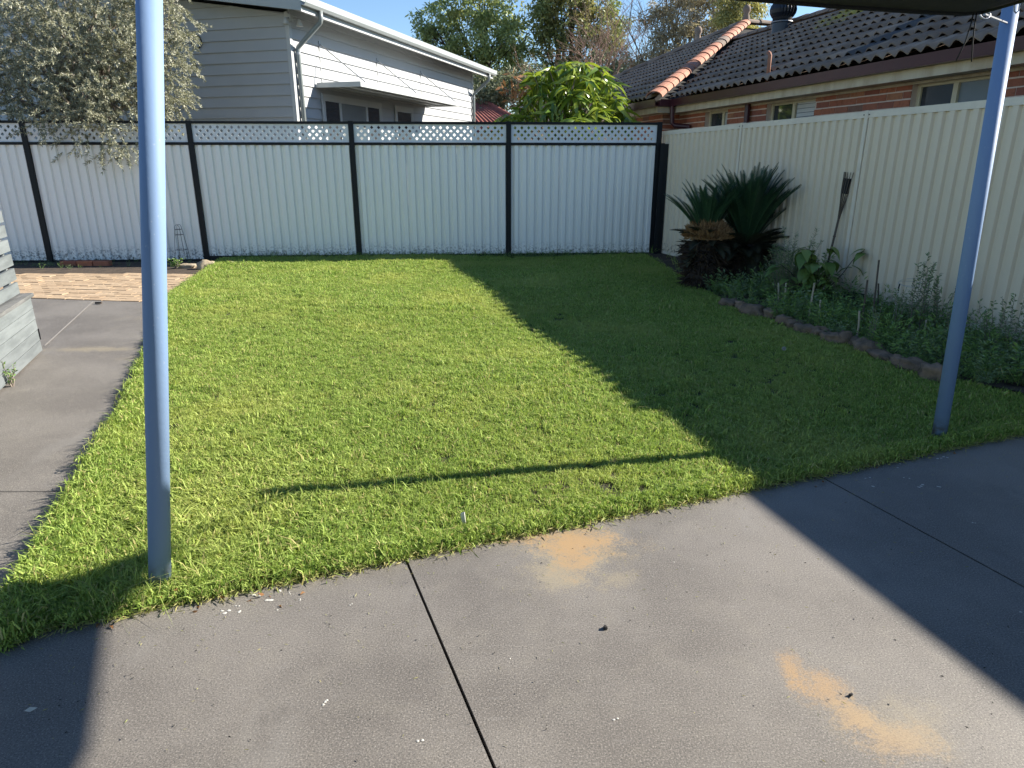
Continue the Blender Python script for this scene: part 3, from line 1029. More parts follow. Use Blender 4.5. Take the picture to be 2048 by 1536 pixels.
MB().hexa([rf(-FO - .022, -0.02, -0.12), rf(-FO, -0.02, -0.12), rf(-FO, A1, -0.12), rf(-FO - .022, A1, -0.12), rf(-FO - .022, -0.02, 0.098), rf(-FO, -0.02, 0.098), rf(-FO, A1, 0.098), rf(-FO - .022, A1, 0.098)]).build('barge_board', M['gutter_grey'], house)
gp = [(0.010, 0.10), (0.010, 0.012), (0.035, -0.022), (0.085, -0.022), (0.118, 0.02), (0.122, 0.115), (0.114, 0.115), (0.112, 0.025), (0.082, -0.014), (0.04, -0.014), (0.018, 0.016), (0.018, 0.10)]
vs_ = [h1(s, EO + a, EZ + 0.03 + b) for s in (-FO - 0.03, S1 + BO + 0.04) for a, b in gp]
n = len(gp)
MB().add(vs_, [(i, (i + 1) % n, n + (i + 1) % n, n + i) for i in range(n)] + [tuple(range(n)), tuple(range(2 * n - 1, n - 1, -1))]).build('gutter', M['gutter_grey'], house)
for s in (0.12, S1 - 0.09):
    mb = MB().tube([h1(s, EO + 0.06, EZ + 0.01), h1(s, EO + 0.06, EZ - 0.12), h1(s, EO + 0.045, EZ - 0.16), h1(s, 0.085, EZ - 0.52), h1(s, 0.07, EZ - 0.56), h1(s, 0.07, 0.0)], 0.041, 12)
    dp = mb.build('downpipe', M['pipe_grey'], house, smooth=True)
    MB().tube([h1(s, 0.07, EZ - 0.60), h1(s, 0.07, EZ - 0.64)], 0.046, 12).build('pipe_bracket', M['steel'], dp)
# awning on stay rods
aw0, aw1, AZ = 0.68, 5.85, 2.80
awn = MB().box(h1(aw0, 0.02, AZ - 0.03), D1 * (aw1 - aw0), O1 * 0.03, UP * 0.05).build('awning', M['white_trim'], house)
MB().box(h1(aw0, 0.90, AZ - 0.035), D1 * (aw1 - aw0), O1 * 0.035, UP * 0.085).build('front_beam', M['awning_iron'], awn)
for s in (aw0, aw1 - 0.03):
    MB().box(h1(s, 0.05, AZ - 0.035), D1 * 0.03, O1 * 0.85, UP * 0.085).build('side_beam', M['awning_iron'], awn)
prof = []
nr = int((aw1 - aw0 - 0.06) / 0.0762)
mb = MB()
vs_ = []
for off in (0.05, 0.90):
    vs_ += [h1(aw0 + 0.03 + (aw1 - aw0 - 0.06) * i / (nr * 6), off, AZ + 0.012 + 0.0085 * math.cos(2 * math.pi * i / 6)) for i in range(nr * 6 + 1)]
nn = nr * 6 + 1
mb.add(vs_, [(i, i + 1, nn + i + 1, nn + i) for i in range(nn - 1)])
sh = mb.build('corrugated_sheet', M['awning_iron'], awn, smooth=True)
sh.modifiers.new('thickness', 'SOLIDIFY').thickness = 0.0015
for off in (0.30, 0.62):
    MB().box(h1(aw0 + .03, off, AZ - 0.022), D1 * (aw1 - aw0 - .06), O1 * 0.035, UP * 0.022).build('purlin', M['awning_iron'], awn)
for s in (0.93, 3.25, 5.60):
    MB().tube([h1(s, 0.03, 3.52), h1(s, 0.915, AZ + 0.05)], 0.010, 8).build('stay_rod', M['steel'], awn)
    MB().box(h1(s - 0.03, 0.012, 3.48), D1 * 0.06, O1 * 0.022, UP * 0.09).build('rod_plate', M['steel'], awn)
    MB().box(h1(s - 0.005, 0.012, AZ + 0.05), D1 * 0.010, O1 * 0.011, UP * 0.70).build('board_joint', M['white_trim'], house)


def window1(s0, s1, z0, z1, mull, panes):
    fr = MB().box(h1(s0 - .07, 0.030, z1), D1 * (s1 - s0 + .14), O1 * 0.026, UP * 0.08)
    fr.box(h1(s0 - .07, 0.030, z0), D1 * 0.07, O1 * 0.026, UP * (z1 - z0))
    fr.box(h1(s1, 0.030, z0), D1 * 0.07, O1 * 0.026, UP * (z1 - z0))
    w_ = fr.build('window', M['white_trim'], house)
    MB().box(h1(s0, 0.029, z1 - 0.04), D1 * (s1 - s0), O1 * 0.022, UP * 0.04).build('head_rail', M['white_trim'], w_)
    edges = [s0] + mull + [s1]
    for i in range(len(edges) - 1):
        a, c = edges[i] + 0.035, edges[i + 1] - 0.035
        MB().box(h1(a, 0.028, z0), D1 * (c - a), O1 * 0.008, UP * (z1 - z0 - .04)).build('pane', M[panes[i]], w_)
    for q in edges:
        MB().box(h1(q - 0.0345, 0.0275, z0), D1 * 0.069, O1 * 0.022, UP * (z1 - z0 - .041)).build('stile', M['white_trim'], w_)


window1(0.90, 3.22, 1.45, 2.60, [1.50, 2.60], ['win_dark', 'win_grey', 'win_dark'])
window1(4.06, 4.90, 1.45, 2.60, [], ['win_dark'])
# twin flood light under the eave at the corner
fl = MB().box(h1(-0.06, 0.03, EZ - 0.14), D1 * 0.10, O1 * 0.06, UP * 0.10).build('flood_light', M['white_trim'], house)
for dx, dn in ((-0.14, 0.05), (0.10, 0.16)):
    c = h1(dx, dn, EZ - 0.17)
    MB().lathe(c, [(0.005, 0.075), (0.028, 0.07), (0.036, 0.02), (0.058, -0.035), (0.052, -0.035), (0.02, 0.0)], 14).build('lamp_head', M['white_trim'], fl, smooth=True)
    MB().tube([c + UP * 0.06, h1(-0.01, 0.07, EZ - 0.09)], 0.012, 8).build('lamp_arm', M['steel'], fl)
# round wall vent beside the olive
c = h2(1.86, 0.03, 3.50)
ring = [c + D2 * (0.10 * math.cos(a)) + UP * (0.10 * math.sin(a)) for a in [q * math.pi / 12 for q in range(25)]]
vt = MB().tube(ring, 0.012, 8).build('round_vent', M['black_metal'], house, smooth=True)
MB().add([c + D2 * (0.097 * math.cos(a)) + UP * (0.097 * math.sin(a)) + O2 * 0.004 for a in [q * math.pi / 12 for q in range(24)]], [tuple(range(24))]).build('vent_face', M['white_trim'], vt)

# ---------------------------------------------------------------- brick house with the dark tiled roof
bh = empty('brick_house', W(8, 7.2), 'red brick house with dark tiled roof beyond the cream fence', 'house')
NW, NWING = 6.633, 6.30
ZT = 2.335
wins = [(5.62, 6.75), (8.33, 9.38), (10.39, 11.07)]
segs = [(-3, 5.62), (6.75, 8.33), (9.38, 10.39), (11.07, 11.95)]
BRK = 0.007
for a, c in segs:
    MB().box(W(a, NW + BRK, -0.05), T * (c - a), N_ * 0.22, UP * (ZT + 0.05)).build('wall', M['mortar'], bh)
for a, c in wins:
    MB().box(W(a + .001, NW + BRK, -0.05), T * (c - a - .002), N_ * 0.22, UP * 1.2).build('wall', M['mortar'], bh)
MB().box(W(11.952, NWING + BRK, -0.05), T * 9.8, N_ * 4.0, UP * (ZT + 0.05)).build('wall', M['mortar'], bh)
bk = MB().box((0, 0, 0), (0.230, 0, 0), (0, 0.105, 0), (0, 0, 0.070))
bmes = bpy.data.meshes.new('brick')
bmes.from_pydata(bk.v, [], bk.f)
bmes.materials.append(M['brick'])
nb_ = 0


def brick_row(fn_o, d, inn, a, c, z, shift):
    """bricks from a to c along d at height z"""
    global nb_
    s = a - shift
    while s < c - 0.02:
        s0, s1 = max(s, a), min(s + 0.230, c)
        if s1 - s0 > 0.025:
            Mx = frame(fn_o(s0, z + random.uniform(-.0012, .0012)), d * ((s1 - s0) / 0.230), inn, UP)
            inst('brick', bmes, bh, Mx)
            nb_ += 1
        s += 0.240


for r in range(5):
    z = ZT - 0.004 - 0.076 - r * 0.086
    sh_ = 0.12 * (r % 2)
    for a, c in ((4.3, 5.62), (6.75, 8.33), (9.38, 10.39), (11.07, 11.945)):
        brick_row(lambda s, zz: W(s, NW + random.uniform(-.001, .0015), zz), T, N_, a, c, z, sh_)
    brick_row(lambda s, zz: W(s, NWING, zz), T, N_, 11.952, 13.6, z, 0.24 - sh_ - 0.07)
    brick_row(lambda s, zz: W(11.944, s, zz), N_, T, NWING + 0.002, NW - .003, z, sh_ * 0.5)


def bwindow(a, c, mull, panes, name='window'):
    n0 = NW + 0.085
    z0, z1 = 1.15, ZT - 0.002
    fr = MB().box(W(a, n0, z1 - 0.055), T * (c - a), N_ * 0.05, UP * 0.055)
    fr.box(W(a, n0, z0), T * 0.045, N_ * 0.05, UP * (z1 - z0 - .0555))
    fr.box(W(c - 0.045, n0, z0), T * 0.045, N_ * 0.05, UP * (z1 - z0 - .0555))
    fr.box(W(mull - 0.03, n0 - 0.008, z0), T * 0.06, N_ * 0.05, UP * (z1 - z0 - .0555))
    w_ = fr.build(name, M['cream_alu'], bh)
    for (q0, q1, mt) in ((a + .046, mull - .031, panes[0]), (mull + .031, c - .046, panes[1])):
        MB().box(W(q0, n0 + 0.022, z0), T * (q1 - q0), N_ * 0.006, UP * (z1 - z0 - 0.056)).build('pane', M[mt], w_)
    return w_


w3 = bwindow(5.62, 6.75, 6.25, ['win_grey', 'win_dark'])
w2 = bwindow(8.33, 9.38, 8.86, ['win_grey', 'win_dark'])
w1_ = bwindow(10.39, 11.07, 10.63, ['win_dark', 'win_dark'])
for k in range(9):
    zz = 2.26 - 0.055 * k
    MB().box(W(8.385, NW + 0.098, zz), T * 0.43, N_ * 0.006, UP * 0.047).build('blind_slat', M['blind'], w2)
for k in range(7):
    MB().box(W(10.44 + 0.024 * k, NW + 0.098, 1.2), T * 0.018, N_ * 0.006, UP * 1.07).build('curtain_fold', M['blind'], w1_)
# soffit lining, fascia, gutters
GC = 11.72
MB().box(W(-3, NW + 0.003, ZT), T * (GC + 3.2), N_ * -0.245, UP * 0.02).build('eave_soffit', M['fascia'], bh)
MB().box(W(-3, 6.388, ZT - 0.004), T * (GC + 3.0), N_ * -0.02, UP * 0.125).build('fascia', M['fascia'], bh)
MB().box(W(GC - 0.02, 6.09, ZT), T * 10.2, N_ * 0.30, UP * 0.02).build('eave_soffit', M['fascia'], bh)
MB().box(W(GC + .001, 6.088, ZT - 0.004), T * 10.2, N_ * -0.02, UP * 0.125).build('fascia', M['fascia'], bh)
MB().box(W(GC, 6.0895, ZT - 0.004), T * 0.02, N_ * 0.278, UP * 0.125).build('fascia', M['fascia'], bh)
MB().box(W(4.0, NW - 0.012, ZT - 0.03), T * 7.9, N_ * 0.012, UP * 0.029).build('cornice_trim', M['fascia'], bh)


def ugutter(a, c, n0, name='gutter'):
    pr = [(0, 0.105), (0, 0.0), (-0.105, 0.0), (-0.115, 0.115), (-0.109, 0.115), (-0.1, 0.006), (-0.006, 0.006), (-0.006, 0.105)]
    vs_ = [W(t, n0 + u_, 2.432 + z_) for t in (a, c) for u_, z_ in pr]
    k = len(pr)
    MB().add(vs_, [(i, (i + 1) % k, k + (i + 1) % k, k + i) for i in range(k)] + [tuple(range(k - 1, -1, -1)), tuple(range(k, 2 * k))]).build(name, M['maroon'], bh)


ugutter(-3, GC - 0.012, 6.367)
ugutter(GC - 0.11, 21.95, 6.067)
mb = MB()
pr = [(0, 0.105), (0, 0.0), (-0.095, 0.0), (-0.105, 0.115), (-0.099, 0.115), (-0.09, 0.006), (-0.006, 0.006), (-0.006, 0.105)]
vs_ = [W(GC + u_, nq, 2.433 + z_) for nq in (6.07, 6.262) for u_, z_ in pr]
mb.add(vs_, [(i, (i + 1) % 8, 8 + (i + 1) % 8, 8 + i) for i in range(8)]).build('gutter', M['maroon'], bh)
# dark red downpipes
for pts in ([W(9.77, NW - 0.06, 2.43), W(9.77, NW - 0.05, 0)], [W(11.50, NW - 0.05, 2.12), W(11.50, NW - 0.05, 0)], [W(11.62, 6.30, 2.44), W(11.62, 6.32, 2.16), W(11.60, 6.36, 2.12), W(11.50, NW - 0.05, 2.10)]):
    MB().tube(pts, 0.042, 10).build('downpipe', M['maroon'], bh)

# roof: underlay planes and tiles
RP = math.tan(R(24.5))
RC, RS_ = math.cos(R(24.5)), math.sin(R(24.5))
N0, Z0, NR = 6.27, 2.535, 9.72


def rz(n, n0=N0):
    return Z0 + (n - n0) * RP


ul = MB()
dzu = -0.05
WG = 6.0             # wing gutter line
tv = lambda n: GC + (n - N0)      # valley: where the wing's near slope meets the main slope
ul.add([W(-3, N0 + .02, rz(N0) + dzu), W(tv(N0) + .1, N0 + .02, rz(N0) + dzu), W(tv(NR), NR, rz(NR) + dzu), W(-3, NR, rz(NR) + dzu), W(-3, 13.2, rz(N0) + dzu), W(tv(NR), 13.2, rz(N0) + dzu)],
       [(0, 1, 2, 3), (3, 2, 5, 4)])
HW = 4.85
ap = W(GC + HW, WG + HW, Z0 + HW * RP + dzu)
apb = W(GC + HW, 17, Z0 + HW * RP + dzu)
c1, c2 = W(GC, WG, Z0 + dzu), W(GC + 2 * HW, WG, Z0 + dzu)
ul.add([c1, c2, ap, apb, W(GC, 17, Z0 + dzu), W(GC + 2 * HW, 17, Z0 + dzu)], [(0, 1, 2), (0, 2, 3, 4), (1, 5, 3, 2)])
ul.build('roof', M['underlay'], bh)
roof = [o_ for o_ in bh.children if o_.name.startswith('roof')][-1]

TW, TL, TG = 0.34, 0.46, 0.375
prof = []
for i in range(13):
    q = i / 12
    hump = (0.5 - 0.5 * math.cos(2 * math.pi * 2 * q))
    prof.append((q * TW, 0.002 + 0.056 * hump ** 0.8))
tb = MB()
for (yy, dz) in ((0.0, 0.052), (TL, 0.0)):
    tb.v += [(a, yy, b + dz) for a, b in prof]
k = len(prof)
tb.f += [(i, i + 1, k + i + 1, k + i) for i in range(k - 1)]
b0 = len(tb.v)
tb.v += [(a, 0.0, b + 0.052 - 0.014) for a, b in prof]
tb.f += [(b0 + i, b0 + i + 1, i + 1, i) for i in range(k - 1)]
tme = bpy.data.meshes.new('roof_tile')
tme.from_pydata(tb.v, [], tb.f)
tme.materials.append(M['tile'])
tme.polygons.foreach_set('use_smooth', [True] * (k - 1) + [False] * (k - 1))
TX = T
TY = (N_ * RC + UP * RS_)
TZ = TX.cross(TY)
if TZ.z < 0:
    TZ = -TZ
tiles = []
# main slope (x axis runs along -T so that the tile frame stays right-handed)
TXm = -T
TZm = TXm.cross(TY)
for r in range(14):
    n = N0 - 0.035 + r * TG * RC
    if n > NR - 0.1:
        break
    zz = Z0 + (n - N0) * RP
    lim = tv(n) + 0.15
    kcol = 0
    t = lim
    t = math.floor(lim / TW) * TW + TW * 0.0
    while t > 3.6:
        tiles.append(frame(W(t + random.uniform(-.002, .002), n, zz), TXm, TY, (TZm + TXm * random.uniform(-.01, .01)).normalized()))
        t -= TW
# wing front slope (triangle)
for r in range(17):
    n = WG - 0.035 + r * TG * RC
    lo, hi = GC + max(0, n - WG) + 0.13, GC + 2 * HW - max(0, n - WG)
    zz = Z0 + (n - WG) * RP
    t = math.floor(hi / TW) * TW
    while t - TW > lo - 0.1:
        tiles.append(frame(W(t, n, zz), TXm, TY, TZm))
        t -= TW
tiles.sort(key=lambda m_: m_.translation.length)
tme2 = tme.copy()
tme2.name = 'stained_roof_tile'
tme2.materials[0] = M['stained_tile']
for m_ in tiles[:300]:
    tt = m_.translation.dot(T)
    nn = m_.translation.dot(N_)
    st = abs(tt - 7.72 - 0.05 * math.sin(nn * 4)) < 0.20 and nn > 6.4
    o_ = inst('roof_tile', tme2 if st else tme, bh, m_)
tv0 = np.array([tuple(q) for q in tb.v])
restv, restf, off = [], [], 0
for m_ in tiles[300:]:
    Rm = np.array(m_)
    restv.append(tv0 @ Rm[:3, :3].T + Rm[:3, 3])
    restf.append(np.array(tb.f) + off)
    off += len(tv0)
if restv:
    tag(np_mesh('upper_roof_tiles', np.concatenate(restv), np.concatenate(restf), M['tile'], bh, smooth=False), kind='stuff')


def cap_mesh(name, m, L=0.40, w=0.155, hgt=0.105):
    mb_ = MB()
    for yy, sc_ in ((0, 1.0), (L, 0.86)):
        mb_.v += [(w * sc_ * math.cos(a), yy, hgt * sc_ * math.sin(a)) for a in [math.pi * q / 8 for q in range(9)]]
    mb_.f += [(i + 1, i, 9 + i, 9 + i + 1) for i in range(8)]
    b_ = len(mb_.v)
    mb_.v += [(w * .84 * math.cos(a), 0, hgt * .84 * math.sin(a)) for a in [math.pi * q / 8 for q in range(9)]]
    mb_.f += [(i, i + 1, b_ + i + 1, b_ + i) for i in range(8)]
    me_ = bpy.data.meshes.new(name)
    me_.from_pydata(mb_.v, [], mb_.f)
    me_.materials.append(m)
    return me_


hipm = cap_mesh('hip_tile', M['terracotta'])
hipd = cap_mesh('dark_hip_tile', M['tile'])


def cap_line(a, c, me_, name, dark=None, step=0.36):
    d = (c - a)
    L_ = d.length
    d = d.normalized()
    sx = d.cross(UP).normalized()
    up_ = sx.cross(d)
    i = 0
    while i * step < L_ - 0.1:
        mm = hipd if (dark and i in dark) else me_
        inst('dark_' + name if mm is not me_ else name, mm, bh, frame(a + d * (i * step) + up_ * (0.006 * (i % 2)), sx, (d + up_ * 0.0).normalized(), up_))
        i += 1


up3 = UP * 0.055
apx = W(GC + HW, WG + HW, Z0 + HW * RP)
cap_line(W(GC - 0.03, WG - 0.03, Z0 - .01) + up3, apx + up3, hipm, 'hip_tile', dark=(12, 13))
cap_line(W(GC + 2 * HW, WG, Z0) + up3, apx + up3, hipd, 'ridge_tile')
cap_line(W(3.0, NR, rz(NR)) + up3 * 0.8, W(tv(NR) + .3, NR, rz(NR)) + up3 * 0.8, hipd, 'ridge_tile')
cap_line(apx + up3, W(GC + HW, 15.5, apx.z) + up3, hipd, 'ridge_tile')
# finials along the far hip
for p0 in (apx, apx.lerp(W(GC + 2 * HW, WG, Z0), 0.17), apx.lerp(W(GC + 2 * HW, WG, Z0), 0.72)):
    MB().lathe(p0 + UP * 0.10, [(0.10, 0), (0.09, 0.09), (0.065, 0.17), (0.10, 0.23), (0.10, 0.30), (0.05, 0.36), (0.005, 0.37)], 10).build('finial', M['tile'], bh, smooth=True)
# spinning ventilator (at rest)
vc = Vector((5.32, 15.05, 3.86))
vb = MB().lathe(vc, [(0.19, -0.25), (0.19, 0.20), (0.205, 0.21), (0.205, 0.24), (0.19, 0.25)], 24).build('roof_ventilator', M['vent_dark'], bh, smooth=False)
MB().lathe(vc, [(0.203, 0.215), (0.207, 0.225), (0.203, 0.235)], 24).build('bright_band', M['steel'], vb)
dome = MB()
for k in range(24):
    a0 = 2 * math.pi * k / 24
    ring_ = []
    for q in range(9):
        ph = math.pi * (0.06 + 0.86 * q / 8)
        rr = 0.245 * math.sin(ph) + 0.01
        zz = 0.44 - 0.205 * math.cos(math.pi - ph)
        ring_.append((rr, zz, a0 + 0.25 * math.sin(ph)))
    vs_ = []
    for rr, zz, aa in ring_:
        for da, dr_ in ((0, 0.0), (0.24, -0.03)):
            vs_.append(vc + Vector(((rr + dr_) * math.cos(aa + da), (rr + dr_) * math.sin(aa + da), zz)))
    dome.add(vs_, [(2 * i, 2 * i + 1, 2 * i + 3, 2 * i + 2) for i in range(8)])
dome.build('vane_dome', M['vent_dark'], vb)
MB().lathe(vc, [(0.18, 0.26), (0.20, 0.42), (0.17, 0.56), (0.06, 0.62), (0.0, 0.625)], 20).build('vane_core', M['underlay'], vb)
# vent pipe with its flashing
pc = W(9.20, 6.47, rz(6.47) + 0.03)
pp = MB().tube([pc - UP * 0.1, pc + UP * 0.27, pc + UP * 0.30 + T * 0.02, pc + UP * 0.315 + T * 0.05], 0.026, 12).build('vent_pipe', M['terracotta'], bh, smooth=True)
MB().lathe(pc, [(0.06, -0.03), (0.055, 0.015), (0.03, 0.03)], 14).build('pipe_collar', M['terracotta'], pp)
for k in range(3):
    c_ = W(9.34 + 0.10 * k, 6.30, rz(6.30) + 0.052)
    mb = MB().add([c_, c_ - T * 0.07, c_ - T * 0.07 + TY * (0.30 - 0.06 * k), c_ + TY * (0.30 - .06 * k)], [(0, 1, 2, 3)])
    mb.v = [(q[0], q[1], q[2] + 0.008 * (i % 2)) for i, q in enumerate(mb.v)]
    mb.build('flashing_strip', M['lead'], pp).modifiers.new('t', 'SOLIDIFY').thickness = 0.003

# ---------------------------------------------------------------- far house with a red roof
fh = empty('red_roofed_house', (-0.9, 31, 0), 'distant house with a red tiled roof seen between the white house and the mango tree', 'house')
MB().box((-4.5, 30.4, 0), (5.0, 0, 0), (0, 6, 0), (0, 0, 2.55)).build('wall', M['fascia'], fh)
e0, e1 = Vector((-5.0, 30, 2.55)), Vector((1.0, 30, 2.55))
r0, r1 = Vector((-4.0, 33.4, 4.05)), Vector((-1.45, 33.0, 4.0))
MB().add([e0, e1, r1, r0, Vector((1.0, 36.4, 2.55)), Vector((-5, 36.4, 2.55))], [(0, 1, 2, 3), (1, 4, 2), (4, 5, 3, 2), (5, 0, 3)]).build('roof', M['red_tile'], fh)
rt = MB()
for i in range(30):
    a = i / 29
    b0_, b1_ = e0.lerp(e1, a), r0.lerp(r1, a)
    rt.tube([b0_ + UP * 0.03, b1_ + UP * 0.03], 0.07, 6, False)
tag(rt.build('tile_rolls', M['red_tile'], fh), kind='stuff')
MB().tube([r0 + UP * .08, r1 + UP * .08, e1 + UP * .08], 0.11, 8).build('ridge_capping', M['red_tile'], fh)

# ---------------------------------------------------------------- slatted bench screen on the left
BO = Vector((-3.905, 5.50, 0))
BD = Vector((0.349, -0.937, 0))          # along the front towards us
BN = Vector((0.937, 0.349, 0))           # out of the front
bench = empty('bench', BO, 'grey painted timber bench box with slatted screen back beside the path', 'bench')
BL = 3.2


def bb(s, off, z):
    return BO + BD * s + BN * off + UP * z


def plank(s0, s1, off, z0, z1, th, name, m, parent, axis=None):
    jit = random.uniform(-.003, .003)
    return MB().hexa([bb(s0 + jit, off - th, z0), bb(s1, off - th, z0), bb(s1, off, z0 + 0.002), bb(s0 + jit, off, z0 + 0.002),
                      bb(s0 + jit, off - th, z1), bb(s1, off - th, z1), bb(s1, off - .002, z1), bb(s0 + jit, off - .002, z1)]).build(name, m, parent)


MB().box(bb(0.03, -0.60, 0.0), BD * BL, BN * 0.572, UP * 0.43).build('inner_frame', M['underlay'], bench)
for k in range(5):
    plank(0.0, BL, 0.0, 0.018 + k * 0.089, 0.018 + k * 0.089 + 0.085, 0.026, 'front_board', M['grey_timber'], bench)
    MB().box(bb(0.026, -0.60, 0.018 + k * 0.089), BD * -0.024, BN * 0.572, UP * 0.084).build('end_board', M['grey_timber'], bench)
for k in range(3):
    MB().box(bb(-0.03, 0.018 - 0.062 * (k + 1) + .002, 0.466), BD * (BL + .03), BN * 0.058, UP * 0.028).build('seat_board', M['grey_timber_worn'], bench)
MB().box(bb(-0.005, -0.63, 0.466), BD * BL, BN * 0.455, UP * 0.028).build('seat_board', M['grey_timber_worn'], bench)
for k in range(9):
    z = 0.50 + k * 0.112
    plank(0.0, BL, -0.066, z, z + 0.090, 0.022, 'screen_slat', M['grey_timber'], bench)
MB().box(bb(0.08, -0.135, 0.495), BD * 0.045, BN * 0.045, UP * 1.05).build('screen_post', M['grey_timber'], bench)
MB().box(bb(1.6, -0.135, 0.495), BD * 0.045, BN * 0.045, UP * 1.05).build('screen_post', M['grey_timber'], bench)
MB().box(bb(-0.006, 0.001, 0.11), BD * 0.012, BN * 0.006, UP * 0.09).build('corner_strap', M['black_metal'], bench)


# ---------------------------------------------------------------- plants: helpers
def fib(n):
    i = np.arange(n) + 0.5
    ph = np.arccos(1 - 2 * i / n)
    th = np.pi * (1 + 5 ** 0.5) * i
    return np.c_[np.cos(th) * np.sin(ph), np.sin(th) * np.sin(ph), np.cos(ph)]


def curve_pts(a, c, sag, n=6, wig=0.0):
    a, c = Vector(a), Vector(c)
    out = []
    for i in range(n + 1):
        t = i / n
        p = a.lerp(c, t)
        p.z += sag * math.sin(math.pi * t)
        if 0 < i < n and wig:
            p += Vector((random.gauss(0, wig), random.gauss(0, wig), random.gauss(0, wig)))
        out.append(p)
    return out


def crown_tree(name, label, base, trunk_r, fork_z, clumps, nleaf, ll, lw, leaf_m, bark_m, group=None, droop=0.2, sub=14, subr=0.34, seed=1, twigs=6, flat=0.75, cat='tree'):
    """trunk and limbs to each clump; each clump is many small leaf sprays with air between them"""
    random.seed(seed)
    root = empty(name, base, label, cat, group)
    bx, by, bz = base
    tr = MB()
    top = Vector((bx, by, bz + fork_z))
    tr.tube([Vector((bx, by, bz - 0.1)), Vector((bx + random.gauss(0, .05 * fork_z), by, bz + fork_z * .5)), top], [trunk_r * 1.2, trunk_r, trunk_r * 0.8], 9)
    V, F, nv = [], [], 0
    tot = sum(c[3] ** 2 for c in clumps)
    for cx, cy, cz, r in clumps:
        c = Vector((cx, cy, cz))
        br = max(0.02, trunk_r * 0.30 * min(1.5, r / 1.5))
        pts = curve_pts(top - UP * random.uniform(0, fork_z * 0.3), c - UP * r * 0.3, random.uniform(-.1, .3) * r, 6, 0.06 * r)
        tr.tube(pts, [br * (1.3 - 0.9 * i / 6) for i in range(7)], 6, False)
        d = rng.normal(size=(sub, 3))
        d = unit(d) * (rng.uniform(0.25, 1.0, (sub, 1)) ** 0.5)
        d[:, 2] *= flat
        cen = np.array(c) + d * r
        for q in cen[:twigs]:
            tr.tube(curve_pts(pts[4], q, 0.05 * r, 4, 0.04 * r), [br * .4, br * .32, br * .25, br * .18, br * .1], 4, False)
        n_ = max(10, int(nleaf * r * r / tot))
        idx = rng.integers(0, sub, n_)
        o_ = rng.normal(size=(n_, 3)) * (subr * r * 0.55)
        o_[:, 2] *= 0.65
        C = cen[idx] + o_
        D = rng.normal(size=(n_, 3)) + unit(o_) * 0.8
        D[:, 2] -= droop * 2
        v, f = leaf_arrays(C, D, ll * rng.uniform(.7, 1.3, n_), lw)
        V.append(v)
        F.append(f + nv)
        nv += len(v)
    tr.build('trunk', bark_m, root, smooth=True)
    np_mesh('crown', np.concatenate(V), np.concatenate(F), leaf_m, root)
    return root


def clump_list(px, Y, r0=1.0):
    """(pixel x, pixel y, radius, dy) read off the photograph -> world clumps near depth Y"""
    th = R(18.2)
    out = []
    for x_, y_, r_, dy in px:
        u_, v_ = (x_ - 1024) / 1370, (768 - y_) / 1370
        d = Vector((u_, math.cos(th) + v_ * math.sin(th), -math.sin(th) + v_ * math.cos(th)))
        t_ = (Y + dy) / d.y
        p_ = Vector((0, 0, 1.53)) + d * t_
        out.append((p_.x, p_.y, p_.z, r_ * r0))
    return out


# big evergreen trees behind the houses
cA = clump_list([(868, 40, 1.25, 0), (905, 15, 1.5, 1), (955, 8, 1.7, 0), (1005, 30, 1.6, 1), (1030, 70, 1.4, 0), (985, 70, 1.7, -1), (930, 70, 1.6, 0), (885, 85, 1.3, 1), (850, 70, .8, 0), (900, 120, 1.2, 0), (950, 130, 1.5, 1), (1000, 125, 1.6, 0), (1040, 120, 1.2, 0), (1035, 165, 1.2, 1), (985, 175, 1.3, 0), (935, 165, 1.0, 1), (960, -30, 1.4, 1), (842, 92, .5, 0)], 45)
crown_tree('evergreen_tree', 'large rounded dark green tree rising behind the white house', (-1.2, 46, 0), 0.42, 4.2, cA, 15500, 0.26, 0.10, M['gum_leaf'], M['bark_dark'], 'tall trees beyond the houses', 0.15, 34, 0.21, 3)
cB = clump_list([(1085, 20, .9, 0), (1100, -20, 1.6, 1), (1150, -40, 1.8, 0), (1130, 20, 1.7, 0), (1185, 10, 1.6, 1), (1215, 50, 1.2, 0), (1165, 60, 1.5, 0), (1110, 60, 1.2, 1), (1085, 60, .7, 0), (1225, 85, .9, 0), (1190, 95, 1.2, 0), (1120, 105, 1.1, 0), (1080, 100, .8, 1), (1140, 140, 1.2, 0), (1095, 150, 1.0, 0), (1240, 60, .6, 1)], 44)
crown_tree('evergreen_tree', 'tall brown tinged evergreen tree standing above the mango tree', (3.1, 45, 0), 0.40, 5.2, cB, 14500, 0.25, 0.10, M['gum_dark'], M['bark_dark'], 'tall trees beyond the houses', 0.15, 32, 0.21, 4)
cC = clump_list([(1310, 40, 1.0, 0), (1340, -10, 1.2, 1), (1390, -30, 1.3, 0), (1360, 40, 1.3, 0), (1410, 25, 1.3, 1), (1330, 90, 1.1, 0), (1380, 85, 1.3, 0), (1430, 70, 1.1, 0), (1305, 120, .9, 0), (1350, 130, 1.0, 1), (1400, 120, 1.0, 0), (1445, 20, 1.1, 0), (1250, 120, .7, 0), (1235, 140, .7, 0), (1280, 140, .8, 1), (1455, -30, 1.0, 0)], 38)
crown_tree('gum_tree', 'sparse brownish gum tree with pale limbs above the tiled roof', (9.2, 38.5, 0), 0.26, 4.0, cC, 15000, 0.24, 0.055, M['gum_dry'], M['bark_pale'], 'tall trees beyond the houses', 0.4, 26, 0.24, 5, twigs=18)
cG = clump_list([(1465, 50, .9, 0), (1490, 20, .9, 0), (1480, 70, .7, 0), (1495, 45, .7, 1), (1460, 90, .6, 0), (1475, -10, .9, 0)], 34)
